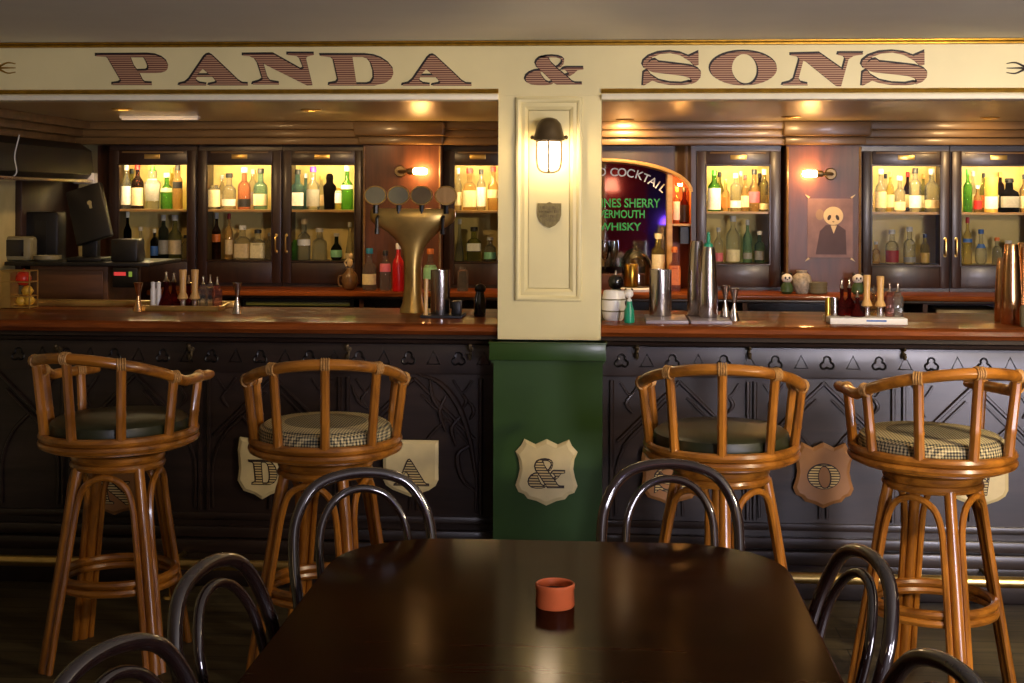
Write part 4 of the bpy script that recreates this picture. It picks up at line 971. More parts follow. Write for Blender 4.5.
# ------------------------------------------------------------------ counter-top bits
def steel_cyl(u, Y, r, h, label, mat='steel', name='steel_cylinder', cat='shaker tin', z=CT, taper=1.0, group=None):
    return tag(obj(name, MB().lathe([(r * 0.97, 0), (r, 0.004), (r * taper, h), (r * taper - 0.002, h), (r - 0.003, 0.01), (0, 0.008)], (0, 0, 0), 26), M[mat], None, (PX(u, Y), Y, z)), label, cat, group)
def kx(Y): return (Y * 1.003) / F
# mat, steel straw holder, wooden stick left of the pillar
Y = 5.95
tag(obj('bar_mat', MB().box(PX(423, Y), PX(464, Y), 5.86, 6.04, CT, CT + 0.012, 0.003), M['fabric_grey']), 'grey rubber bar mat under the steel cylinder, left of pillar', 'bar mat')
steel_cyl(440.5, Y, 0.042, 0.188, 'brushed steel straw cylinder on the mat left of the pillar', 'steel', 'steel_cylinder', 'cylinder', CT + 0.012)
tag(obj('wooden_stick', MB().tube([(PX(428, Y), 5.88, CT + 0.012), (PX(428.5, Y), 5.88, CT + 0.165)], 0.009, 8), M['muddler']), 'slim wooden stick upright on the mat left of the steel cylinder', 'stick')
tag(obj('black_holder', MB().box(PX(453, Y), PX(462, Y), 5.90, 5.96, CT + 0.012, CT + 0.07, 0.004), M['black']), 'small black holder right of the steel cylinder on the mat', 'holder')
bk = thing('black_pourer_bottle', 'black bottle with a spout standing by the left side of the pillar', 'bottle', (PX(480, 5.98), 5.98, CT))
obj('body', MB().lathe([(0.024, 0), (0.026, 0.01), (0.026, 0.07), (0.019, 0.095), (0.017, 0.11)], (0, 0, 0), 16), M['black_gloss'], bk)
obj('stopper', MB().sphere((0.002, 0, 0.12), 0.023, 1.1, 1, 0.9).lathe([(0.003, 0), (0.002, 0.025)], (0, 0, 0.135), 6), M['black'], bk)
# left counter set : tray, bitters, muddlers, jiggers
YTr = 6.18
x0, x1 = PX(142, YTr), PX(222, YTr)
tr = thing('serving_tray', 'long shallow metal tray holding bitters on the left counter', 'tray', ((x0 + x1) / 2, YTr, CT)); w = (x1 - x0) / 2
obj('tray_base', MB().box(-w, w, -0.065, 0.065, 0, 0.006, 0.002), M['steel'], tr)
obj('tray_rim', MB().frame(-w, w, -0.065, 0.065, 0, [(0, 0), (0, 0.022), (0.005, 0.024), (0.008, 0.006)]).xf(Matrix.Rotation(-PI / 2, 4, 'X')), M['brass_old'], tr)
hh = MB()
hh.tube(crom([(w, -0.03, 0.018), (w + 0.025, -0.02, 0.03), (w + 0.025, 0.02, 0.03), (w, 0.03, 0.018)], 4), 0.005, 6)
obj('tray_handle', hh, M['brass_old'], tr)
ZT_ = CT + 0.0065
def jigger(u, Y, label, mat, hpx=30, z=CT):
    h = hpx * kx(Y); r = 5.2 * kx(Y)
    return tag(obj('jigger', MB().lathe([(r, 0), (r * 0.25, h * 0.52), (r * 0.28, h * 0.56), (r * 0.95, h), (r * 0.88, h), (r * 0.2, h * 0.62), (0, h * 0.6)], (0, 0, 0), 18), M[mat], None, (PX(u, Y), Y, z)), label, 'jigger', 'double cone jiggers')
jigger(138.5, 6.1, 'copper double cone jigger left of the metal tray', 'copper', 29)
jigger(237.5, 6.02, 'steel double cone jigger right of the metal tray on the left counter', 'steel', 31)
def muddler(u, Y, label, z, hpx=40):
    h = hpx * kx(Y); k = kx(Y)
    t = thing('muddler', label, 'muddler', (PX(u, Y), Y, z), 0, 'pale wooden muddlers')
    obj('handle', MB().lathe([(3.5 * k, h * 0.24), (5.5 * k, h * 0.27), (4.6 * k, h * 0.34), (3.1 * k, h * 0.42), (3.2 * k, h * 0.7), (3.9 * k, h * 0.98), (3.4 * k, h), (0, h)], (0, 0, 0), 16), M['muddler'], t)
    obj('foot', MB().lathe([(3.0 * k, 0), (3.3 * k, h * 0.04), (3.2 * k, h * 0.2), (3.5 * k, h * 0.24)], (0, 0, 0), 16), M['steel'], t); return t
muddler(183, YTr - 0.02, 'pale wooden muddler nearer the dark red decanters on the left tray', ZT_, 40)
muddler(195, YTr - 0.02, 'pale wooden muddler nearer the crystal bottles on the left tray', ZT_, 40)
def dasher(u, Y, z, hpx, wpx, kind, g, label, group, sq=0):
    k = kx(Y); h = hpx * k; r = wpx * k / 2
    t = obj('bitters_bottle', MB().lathe([(a * r, b * h * 0.72) for a, b in PROF[kind]], (0, 0, 0), 14, sq=sq), G[g], None, (PX(u, Y), Y, z)); tag(t, label, 'bitters bottle', group)
    obj('pourer', MB().lathe([(r * 0.34, 0), (r * 0.45, h * 0.03), (r * 0.22, h * 0.1), (r * 0.14, h * 0.24), (r * 0.28, h * 0.25), (0, h * 0.29)], (0, 0, h * 0.71), 10), M['steel'], t)
    return t
gL = 'bitters bottles on the left tray'
dasher(166.5, YTr - 0.01, ZT_, 38, 16, 'cone', 'dkred', 'cone decanter of dark red bitters, front one on the left tray', gL)
dasher(174, YTr + 0.045, ZT_, 36, 13, 'cone', 'dkred', 'cone decanter of dark red bitters, rear one on the left tray', gL)
dasher(189, YTr + 0.03, ZT_, 34, 12, 'round', 'dkred', 'round dark red bitters bottle between the two left muddlers', gL)
dasher(203.5, YTr, ZT_, 34, 9, 'jar', 'clear', 'cut crystal bitters bottle next to the muddler on the left tray', gL, 3)
dasher(210.5, YTr + 0.015, ZT_, 35, 9, 'jar', 'clear', 'middle cut crystal bitters bottle of three on the left tray', gL, 3)
dasher(217.5, YTr, ZT_, 33, 9, 'jar', 'pink', 'pinkish crystal bitters bottle, rightmost on the left tray', gL, 3)
for u, txt, dz in ((154, 'left', 27), (159.5, 'right', 28)):
    w_ = 2.6 * kx(YTr)
    tag(obj('white_canister', MB().lathe([(w_, 0), (w_ * 1.05, 0.004), (w_ * 1.05, 0.085), (w_ * 0.8, 0.095), (w_ * 0.9, 0.118), (0, 0.122)], (0, 0, 0), 14), M['white'], None, (PX(u, YTr), YTr - 0.01, ZT_)), txt + ' of the two slim white canisters on the left tray', 'canister', 'slim white canisters')
# right counter set
def tall_shaker(u, Y, hpx, wpx, label, mat, z=CT + 0.015, group='tall shaker tins', cap=None):
    k = kx(Y); h = hpx * k; r = wpx * k / 2
    o = tag(obj('shaker_tin', MB().lathe([(r * 0.94, 0), (r, 0.006), (r * 0.99, h * 0.35), (r * 0.8, h * 0.8), (r * 0.66, h * 0.97), (r * 0.6, h), (0.0, h)], (0, 0, 0), 26), M[mat], None, (PX(u, Y), Y, z)), label, 'shaker tin', group)
    if cap: obj('cap', MB().lathe([(r * 0.5, 0), (r * 0.45, 0.012), (r * 0.2, 0.02), (r * 0.16, 0.06), (0, 0.064)], (0, 0, h - 0.001), 14), M[cap], o)
    return o
YR = 5.92
for (ua, ub, lb) in ((645, 686, 'grey service mat under the steel cylinder, right of pillar'), (688, 728, 'grey service mat under the tall shaker tins')):
    tag(obj('service_mat', MB().box(PX(ua, YR), PX(ub, YR), 5.70, 6.02, CT, CT + 0.014, 0.003), M['violet_card']), lb, 'bar mat', 'service mats')
steel_cyl(660.5, YR, 0.047, 0.195, 'wide brushed steel cylinder on the mat right of the pillar', 'steel', 'steel_cylinder', 'cylinder', CT + 0.015)
tall_shaker(697, YR + 0.03, 74, 19, 'tall steel shaker tin, left of the pair right of the pillar', 'steel')
tall_shaker(708.5, YR - 0.06, 70, 19, 'tall steel shaker tin with teal spout cap, right of the pair', 'steel', cap='teal')
jigger(725.5, YR - 0.02, 'steel jigger nearest the tall shaker tins', 'steel', 31, CT + 0.015)
jigger(734.5, YR - 0.03, 'steel jigger on its own beside the right service mat', 'steel', 32)
# panda mug and small things
mg = thing('panda_mug', 'white ceramic barrel shaped mug with a small bear clinging to it', 'mug', (PX(614, 5.86), 5.86, CT))
obj('barrel', MB().lathe([(0.036, 0), (0.044, 0.012), (0.052, 0.05), (0.051, 0.085), (0.043, 0.122), (0.040, 0.124), (0.045, 0.085), (0.04, 0.02), (0, 0.015)], (0, 0, 0), 24), M['white'], mg)
bd2 = MB()
for z in (0.04, 0.088): bd2.ring(0.0515 if z < 0.06 else 0.0505, z, 0.003, 28)
obj('hoop', bd2, M['plate'], mg)
obj('bear_head', MB().sphere((0.062, -0.008, 0.112), 0.020, n=12), M['white'], mg)
be = MB(); be.sphere((0.052, -0.012, 0.072), 0.012, n=8)
for a in (-1, 1): be.sphere((0.062 + a * 0.013, -0.002, 0.128), 0.006, n=6)
obj('bear_limbs', be, M['black'], mg)
bs = thing('black_bulb_stopper', 'round black glossy stoppered flask behind the white barrel mug', 'flask', (PX(616, 5.99), 5.99, CT))
obj('flask', MB().lathe([(0.03, 0), (0.032, 0.01), (0.03, 0.11), (0.02, 0.125), (0.03, 0.135), (0.034, 0.155), (0.026, 0.175), (0.01, 0.182)], (0, 0, 0), 18), M['black_gloss'], bs)
obj('tip', MB().lathe([(0.005, 0), (0.004, 0.02), (0, 0.022)], (0, 0, 0.18), 8), M['steel'], bs)
tb = thing('teal_spray_bottle', 'small teal plastic bottle in front of the white barrel mug', 'bottle', (PX(629.5, 5.74), 5.74, CT))
obj('body', MB().lathe([(0.020, 0), (0.022, 0.006), (0.020, 0.05), (0.012, 0.075), (0.011, 0.088)], (0, 0, 0), 16), M['teal'], tb)
obj('cap', MB().lathe([(0.010, 0), (0.011, 0.006), (0.006, 0.012), (0.004, 0.018), (0, 0.019)], (0, 0, 0.087), 12), M['white'], tb)
# white tray with bitters
YW2 = 5.86
x0, x1 = PX(829, YW2 - 0.06), PX(906, YW2 - 0.06)
wt = thing('paper_tray', 'white tray with bitters and muddlers on the right counter', 'tray', ((x0 + x1) / 2, YW2, CT)); w = (x1 - x0) / 2
obj('tray_body', MB().box(-w, w, -0.1, 0.1, 0, 0.026, 0.003), M['paper'], wt)
obj('blue_mark', MB().box(-0.01, 0.07, -0.1012, -0.1, 0.012, 0.019), LC['blue'], wt)
ZW = CT + 0.0265
gR = 'bitters bottles on the right tray'
muddler(867, YW2 - 0.03, 'pale wooden muddler, left one of the right-hand tray', ZW, 41)
muddler(880.5, YW2 - 0.03, 'pale wooden muddler, right one of the right-hand tray', ZW, 40)
dasher(842, YW2 + 0.0, ZW, 37, 10, 'round', 'dkred', 'slim dark red bitters bottle, leftmost on the right-hand tray', gR)
dasher(849.5, YW2 + 0.03, ZW, 37, 11, 'round', 'dkred', 'second dark red bitters bottle on the right-hand tray, slightly behind', gR)
dasher(857.5, YW2 - 0.03, ZW, 26, 13, 'cone', 'dkred', 'squat dark red decanter beside the left muddler on the right tray', gR)
dasher(874, YW2 + 0.04, ZW, 30, 10, 'round', 'amber', 'amber bitters bottle between the two right-hand muddlers', gR)
dasher(890, YW2 - 0.01, ZW, 33, 9, 'jar', 'pink', 'pinkish crystal bitters bottle next to the right-hand muddler', gR, 3)
dasher(898, YW2 - 0.01, ZW, 33, 10, 'jar', 'clear', 'clear crystal bitters bottle, rightmost on the right-hand tray', gR, 3)
steel_cyl(834.5, YW2, 0.016, 0.075, 'small steel cup on the left end of the right-hand tray', 'steel', 'steel_cup', 'cup', ZW)
tag(obj('brass_cup', MB().lathe([(0.011, 0), (0.012, 0.085), (0.009, 0.1), (0, 0.1)], (0, 0, 0), 14), M['goldcan'], None, (PX(827, YW2 + 0.05), YW2 + 0.02, CT)), 'slim brass cup just left of the white tray', 'cup')
# copper shakers at the right end
for i, (u, Y, h, w, txt) in enumerate(((1003, 5.98, 62, 16, 'rear leftmost'), (1011.5, 5.86, 78, 20, 'tallest, front'), (1025, 5.92, 78, 22, 'rightmost, cut off'))):
    tall_shaker(u, Y, h, w, f'tall copper shaker tin at the right end of the counter, {txt} one', 'copper', CT, 'copper shaker tins')
tag(obj('pale_jar', MB().lathe([(0.03, 0), (0.033, 0.01), (0.033, 0.075), (0.028, 0.085), (0, 0.085)], (0, 0, 0), 20), M['plate'], None, (PX(1030, 5.70), 5.72, CT)), 'pale ceramic jar in front of the copper shakers at the right end', 'jar')

# ------------------------------------------------------------------ left end: till, fruit, dark cabinet
YK = 6.85
x0, x1 = PX(30, YK), PX(108, YK)
tk = thing('till_stand', 'brown wooden till stand behind the left counter', 'stand', ((x0 + x1) / 2, YK, 0)); w = (x1 - x0) / 2
zt0 = P(70, 262, YK).z
obj('cabinet', MB().box(-w, w, 0, 0.5, 0, zt0 - 0.02, 0.005), M['pos_box'], tk)
obj('top', MB().box(-w - 0.12, w + 0.22, -0.03, 0.5, zt0 - 0.02, zt0, 0.004), M['black'], tk)
obj('drawer', MB().box(-w + 0.02, w - 0.02, -0.012, 0.0, zt0 - 0.20, zt0 - 0.04, 0.004), M['pos_box'], tk)
# till screen, seen from behind
px_ = (PX(88, YK + 0.1), YK + 0.12, zt0)
ts = thing('till_screen', 'black till screen seen from behind, tilted, with a pale mark on its back', 'till', px_)
k = 7.0 / F
scr = MB().box(-0.095, 0.095, -0.02, 0.02, -0.145, 0.145, 0.008)
scr.xf(Matrix.Translation((0.0, 0, 0.24)) @ Matrix.Rotation(R(-17), 4, 'Y') @ Matrix.Rotation(R(-12), 4, 'X'))
so = obj('screen', scr, M['black'], ts)
lg = MB().lathe([(0, -0.002), (0.012, -0.002), (0.012, 0), (0, 0)], (0.02, -0.022, 0.05), 12, axis='Y'); lg.box(0.015, 0.028, -0.024, -0.02, 0.02, 0.042)
lg.xf(Matrix.Translation((0.0, 0, 0.24)) @ Matrix.Rotation(R(-17), 4, 'Y') @ Matrix.Rotation(R(-12), 4, 'X'))
obj('badge', lg, M['plate'], so)
obj('foot', MB().box(-0.09, 0.09, -0.08, 0.1, 0, 0.02, 0.006).box(-0.04, 0.04, 0.0, 0.05, 0.02, 0.13, 0.006), M['black'], ts)
tag(obj('receipt_printer', MB().box(-0.07, 0.07, -0.06, 0.06, 0, 0.115, 0.012), M['black'], None, (PX(121, YK), YK + 0.10, zt0)), 'black receipt printer right of the till screen', 'printer')
cp_ = thing('card_reader', 'small black device with red and green lit panel at the right of the till stand', 'device', (PX(122, YK - 0.03), YK + 0.0, zt0 - 0.125))
tag(obj('speaker_box', MB().box(-0.09, 0.09, -0.06, 0.06, 0, 0.25, 0.012).box(-0.03, 0.03, -0.062, -0.06, 0.03, 0.2), M['black'], None, (PX(44, YK + 0.25), YK + 0.27, zt0)), 'black upright loudspeaker box left of the till screen', 'loudspeaker')
obj('case', MB().box(-0.05, 0.08, -0.03, 0.0, 0, 0.10, 0.006), M['black'], cp_)
obj('red_panel', MB().box(-0.04, 0.02, -0.032, -0.03, 0.06, 0.078), emit('red_panel_lit', (200, 60, 60), 0.6), cp_)
obj('green_panel', MB().box(0.035, 0.052, -0.032, -0.03, 0.055, 0.08), emit('green_panel_lit', (120, 150, 60), 0.5), cp_)
dv = MB().lathe([(0.05, 0), (0.068, 0.012), (0.07, 0.03), (0.064, 0.03), (0.06, 0.014), (0, 0.01)], (0, 0, 0), 22)
tag(obj('stack_dish', dv, M['plate'], None, (PX(46, YK + 0.04), YK + 0.06, zt0)), 'shallow pale dish in front of the black loudspeaker box', 'dish')
rd = thing('radio_set', 'pale rounded radio with a black screen at the far left behind the counter', 'radio', (PX(8, YK), YK + 0.1, zt0 - 0.0))
obj('casing', MB().box(-0.095, 0.095, -0.05, 0.05, 0, 0.125, 0.02), M['plate'], rd)
obj('screen', MB().box(-0.055, 0.06, -0.054, -0.05, 0.025, 0.108, 0.0015), M['black_gloss'], rd)
# fruit jar
jr = thing('fruit_rack', 'wire fruit rack at the left end of the counter holding lemons and a red fruit', 'rack', (PX(21, 6.22), 6.22, CT))
wr = MB()
for z in (0.005, 0.055, 0.12, 0.17): wr.tube([(sx, sy, z) for sx, sy in ((-0.075, -0.045), (0.06, -0.045), (0.06, 0.045), (-0.075, 0.045))], 0.003, 6, closed=True)
for sx, sy in ((-0.075, -0.045), (0.06, -0.045), (0.06, 0.045), (-0.075, 0.045)): wr.tube([(sx, sy, 0), (sx, sy, 0.17)], 0.0035, 6)
wr.box(-0.075, 0.06, -0.045, 0.045, 0.002, 0.008); wr.box(-0.075, -0.03, -0.045, 0.045, 0.008, 0.165)
obj('wire_frame', wr, M['brass_old'], jr)
for i, (x, z, txt) in enumerate(((0.005, 0.033, 'lower left'), (0.038, 0.035, 'lower right'), (0.028, 0.078, 'upper'))):
    tag(obj('lemon', MB().sphere((0, 0, 0), 0.026, 1.0, 1.0, 0.95).sphere((0.022, 0, 0), 0.008, n=6), M['lemon'], None, (PX(21, 6.22) + x, 6.22 + (i - 1) * 0.006, CT + z)), txt + ' yellow lemon in the fruit rack at the far left', 'lemon', 'lemons in the rack')
tag(obj('red_fruit', MB().sphere((0, 0, 0), 0.036, 1, 1, 0.95).tube([(0, 0, 0.03), (0.004, 0, 0.044)], 0.003, 5), M['tomato'], None, (PX(21, 6.22) + 0.012, 6.22, CT + 0.135)), 'round red fruit on top of the lemons in the left rack', 'fruit')
# dark wall unit on the left wall
wu = thing('wall_cooler', 'long dark wall-mounted air cooler with silver lower edge, high on the left', 'air cooler', (WL, 6.2, 1.66))
obj('housing', MB().prism([(0.0, 0.24), (0.16, 0.24), (0.22, 0.20), (0.235, 0.07), (0.20, 0.035), (0.0, 0.03)], 0, 1.28, 'Y'), M['black'], wu)
obj('lower_edge', MB().box(0.14, 0.245, -0.005, 1.285, 0.026, 0.045, 0.006), M['steel'], wu)
obj('end_cap', MB().box(0.13, 0.25, 1.24, 1.30, 0.02, 0.08, 0.008), M['white'], wu)
tag(obj('dark_wall_board', MB().box(WL, WL + 0.03, 5.95, 7.78, 1.72, 1.90, 0.004).box(WL, WL + 0.035, 7.0, 7.78, 1.15, 1.72, 0.004), M['cab_wood']), 'dark timber board fixed high along the left wall above the cooler', 'wall board')
tag(obj('hanging_cable', MB().tube(crom([(WL + 0.26, 6.45, 1.90), (WL + 0.25, 6.42, 1.80), (WL + 0.255, 6.43, 1.72), (WL + 0.2, 6.45, 1.69)], 6), 0.003, 6), M['white']), 'pale cable hanging down beside the dark wall cooler', 'cable')

# ------------------------------------------------------------------ ceiling lights of the bar
for i, (u, v, lit, txt) in enumerate(((122, 108.5, 1, 'above the till, leftmost'), (311, 109.5, 0, 'unlit, left of the beer tap'), (625, 119.5, 1, 'small and lit, just right of the pillar'), (791, 116.5, 0, 'in front of the right sconce'), (990, 117.5, 0, 'far right, in front of the last cabinet'))):
    d = ray(u, v); tt = (ZS - EYE) / d.z; q = (d.x * tt, d.y * tt, ZS)
    t = thing('downlight', 'recessed brass downlight in the bar ceiling ' + txt, 'ceiling light', q, 0, 'downlights in the bar ceiling')
    obj('bezel', MB().lathe([(0.03, -0.002), (0.034, -0.008), (0.048, -0.005), (0.05, 0), (0.03, 0.0)], (0, 0, 0), 22), M['brass_old'], t)
    obj('lamp', MB().lathe([(0.0, -0.004), (0.028, -0.004), (0.029, 0), (0, 0)], (0, 0, 0), 18), M['down_lit'] if lit else M['steel'], t)
d = ray(160, 116); tt = (ZS - EYE) / d.z; q = (d.x * tt, d.y * tt, ZS); w = 41 * q[1] / F
bt = thing('ceiling_batten', 'slim pale batten light on the bar ceiling, upper left', 'ceiling light', q)
obj('housing', MB().box(-w, w, -0.025, 0.025, -0.014, 0, 0.004), M['white'], bt)
obj('diffuser', MB().box(-w + 0.01, w - 0.01, -0.018, 0.018, -0.020, -0.014, 0.002), M['batten_lit'], bt)

# ------------------------------------------------------------------ bar stools
def make_stool(label, cush, loc, rz_seat, rz_base):
    t = thing('bar_stool', label, 'bar stool', loc, 0, 'rattan bar stools along the bar')
    S = Matrix.Rotation(rz_seat, 4, 'Z') @ Matrix.Translation((0, 0.012, 0)) @ Matrix.Diagonal((0.945, 1.09, 1, 1)); Bm = Matrix.Rotation(rz_base, 4, 'Z')
    def ang(p): return R(p)
    zr = lambda f: 1.072 - 0.098 * min(1.0, abs(f) / 86.0) ** 1.9
    # seat
    obj('seat_cushion', MB().lathe([(0.0, 0.752), (0.20, 0.755), (0.234, 0.768), (0.242, 0.80), (0.236, 0.828), (0.218, 0.840), (0.10, 0.846), (0.0, 0.847)], (0, 0, 0), 40).xf(S), M[cush], t)
    sr = MB(); sr.ring(0.262, 0.787, 0.015, 48); sr.ring(0.264, 0.761, 0.014, 48)
    obj('seat_ring', sr.xf(S), M['rattan_x'], t)
    obj('seat_board', MB().lathe([(0.0, 0.74), (0.25, 0.74), (0.25, 0.752), (0.0, 0.752)], (0, 0, 0), 36).xf(S), M['rattan'], t)
    # back rail
    N = 50; lim = 128
    pts = []; rad = []
    for i in range(N + 1):
        f = -lim + 2 * lim * i / N
        rr = 0.288 - 0.015 * (abs(f) / lim) ** 3
        ex = max(0.0, (abs(f) - 106) / 22.0) ** 1.5
        rr += 0.045 * ex
        pts.append((rr * math.sin(R(f)), -rr * math.cos(R(f)), zr(f) - 0.004 * ex)); rad.append(0.0185 if 0 < i < N else 0.014)
    obj('back_rail', MB().tube(pts, rad, 10).xf(S), M['rattan_x'], t)
    for f in (-112, -76, -38, 0, 38, 76, 112):
        rr = 0.286 - 0.015 * (abs(f) / lim) ** 3
        p0 = Vector((0.258 * math.sin(R(f)), -0.258 * math.cos(R(f)), 0.795)); p1 = Vector((rr * math.sin(R(f)), -rr * math.cos(R(f)), zr(f) - 0.008))
        sp = obj('spindle', MB().tube([p0 + (p1 - p0) * q for q in (0, .3, .34, .38, 1)], [0.0175, 0.0165, 0.0182, 0.0165, 0.0165], 9).xf(S), M['rattan'], t)
        tg = Vector((math.cos(R(f)), math.sin(R(f)), 0))
        b = MB(); cc = Vector((rr * 1.01 * math.sin(R(f)), -rr * 1.01 * math.cos(R(f)), zr(f)))
        for q in (-0.012, -0.004, 0.004, 0.012):
            o = cc + tg * q; outw = Vector((math.sin(R(f)), -math.cos(R(f)), 0))
            b.tube([o + (outw * math.cos(a) + Vector((0, 0, 1)) * math.sin(a)) * 0.0195 for a in [2 * PI * j / 12 for j in range(12)]], 0.0035, 5, closed=True)
        obj('binding', b.xf(S), M['binding'], sp)
    # swivel and base
    obj('swivel', MB().lathe([(0.09, 0.715), (0.13, 0.718), (0.13, 0.738), (0.0, 0.74)], (0, 0, 0), 24), M['swivel'], t)
    br = MB(); br.ring(0.147, 0.703, 0.0145, 40); br.ring(0.149, 0.678, 0.0145, 40); br.lathe([(0.0, 0.668), (0.135, 0.668), (0.135, 0.716), (0.0, 0.716)], (0, 0, 0), 30)
    obj('base_ring', br, M['rattan_x'], t)
    foot = lambda a, r, z: Vector((r * math.sin(a), -r * math.cos(a), z))
    for j in range(4):
        a = j * PI / 2
        obj('leg', MB().tube([foot(a, 0.268, 0.0), foot(a, 0.21, 0.33), foot(a, 0.168, 0.57), foot(a, 0.148, 0.675)], [0.020, 0.019, 0.019, 0.019], 10).xf(Bm), M['rattan'], t)
    for j in range(4):
        a = j * PI / 2; b_ = a + PI / 2
        def side(al, z, off):
            r = 0.268 - 0.118 * min(1, z / 0.675) - 0.004
            p = foot(al, r, z); tg = Vector((math.cos(al), math.sin(al), 0)); return p + tg * off
        mid = (a + b_) / 2
        path = [side(a, 0.0, 0.030), side(a, 0.25, 0.030), side(a, 0.45, 0.030), side(a, 0.56, 0.034), foot(a + 0.36, 0.156, 0.625), foot(mid, 0.147, 0.652), foot(b_ - 0.36, 0.156, 0.625), side(b_, 0.56, -0.034), side(b_, 0.45, -0.030), side(b_, 0.25, -0.030), side(b_, 0.0, -0.030)]
        obj('arch_brace', MB().tube(crom(path, 5), 0.0115, 8).xf(Bm), M['rattan'], t)
    fr = MB(); fr.ring(0.196, 0.297, 0.0145, 40); fr.ring(0.198, 0.270, 0.0145, 40)
    obj('foot_ring', fr, M['rattan_x'], t)
    return t
make_stool('leftmost rattan bar stool, dark, plain green seat, back turned aside', 'cush_green', PD(119, 4.90), R(-14), R(47))
make_stool('rattan bar stool with checked cushion just left of the green pillar base', 'cush_check', PD(326.5, 4.77), R(11), R(34))
make_stool('rattan bar stool with plain dark green seat right of the pillar', 'cush_green', PD(722, 4.68), R(-4), R(0))
make_stool('rightmost rattan bar stool with checked cushion and brightly lit legs', 'cush_check', PD(933.5, 4.60), R(14), R(8))

# ------------------------------------------------------------------ table and candle bowl
TZ = 0.75
tl = thing('dining_table', 'large dark polished wooden table with rounded corners in the foreground', 'table', (0, 0, 0))
xL, xR_, yF, yN = -0.655, 0.418, 3.50, 0.9
# table follows the bar direction
def rr_rect(x0, x1, y0, y1, r, n=8):
    out = []
    for (cx_, cy_, a0) in ((x1 - r, y1 - r, 0), (x0 + r, y1 - r, 90), (x0 + r, y0 + r, 180), (x1 - r, y0 + r, 270)):
        out += [(cx_ + r * math.cos(R(a0 + 90 * i / n)), cy_ + r * math.sin(R(a0 + 90 * i / n))) for i in range(n + 1)]
    return out
def slab(z0, z1, inset):
    m = MB(); rings = []
    for z, d in ((z0, 0.012 + inset), (z0 + 0.006, inset), (z1 - 0.006, inset), (z1, inset + 0.006)):
        rings.append([m.bm.verts.new((x, y, z)) for x, y in rr_rect(xL + d, xR_ - d, yN + d, yF - d, 0.26 - d)])
    n = len(rings[0])
    for A, B in zip(rings, rings[1:]):
        for j in range(n): m.bm.faces.new((A[j], A[(j + 1) % n], B[(j + 1) % n], B[j]))
    m.bm.faces.new(rings[-1]); m.bm.faces.new(list(reversed(rings[0]))); return m
tc_ = Vector(((xL + xR_) / 2, (yF + yN) / 2, 0)); tl.location = tc_
TR = Matrix.Translation(-tc_)
obj('tabletop', slab(TZ - 0.03, TZ, 0).xf(TR), M['table'], tl)
obj('apron', MB().box(xL + 0.12, xR_ - 0.12, yN + 0.12, yF - 0.12, TZ - 0.11, TZ - 0.03).xf(TR), M['table'], tl)
for y in (yN + 0.55, yF - 0.85):
    x = (xL + xR_) / 2; m = MB().lathe([(0.05, 0.10), (0.06, 0.14), (0.04, 0.22), (0.05, 0.45), (0.045, 0.60), (0.07, TZ - 0.11)], (x, y, 0), 18)
    for k in range(4):
        a = PI / 4 + k * PI / 2
        m.tube(crom([(x + 0.03 * math.cos(a), y + 0.03 * math.sin(a), 0.16), (x + 0.15 * math.cos(a), y + 0.15 * math.sin(a), 0.12), (x + 0.28 * math.cos(a), y + 0.28 * math.sin(a), 0.022)], 5), 0.022, 8)
    obj('pedestal', m.xf(TR), M['table'], tl)
d = ray(555, 606); tt = (TZ - EYE) / d.z; q = (d.x * tt, d.y * tt, TZ)
cb = thing('candle_bowl', 'small orange glazed tealight bowl in the middle of the table', 'candle holder', q)
k = tt / F
obj('bowl', MB().lathe([(0.0, 0.0), (18.5 * k, 0.0), (19.6 * k, 0.004), (19.0 * k, 0.036), (19.8 * k, 0.039), (19.8 * k, 0.047), (18.6 * k, 0.049), (17.6 * k, 0.047), (17.2 * k, 0.02), (0.0, 0.018)], (0, 0, 0), 30), M['terracotta'], cb)
obj('wax', MB().lathe([(0.0, 0.018), (17.2 * k, 0.018), (17.3 * k, 0.032), (0.0, 0.03)], (0, 0, 0), 24), M['wax'], cb)

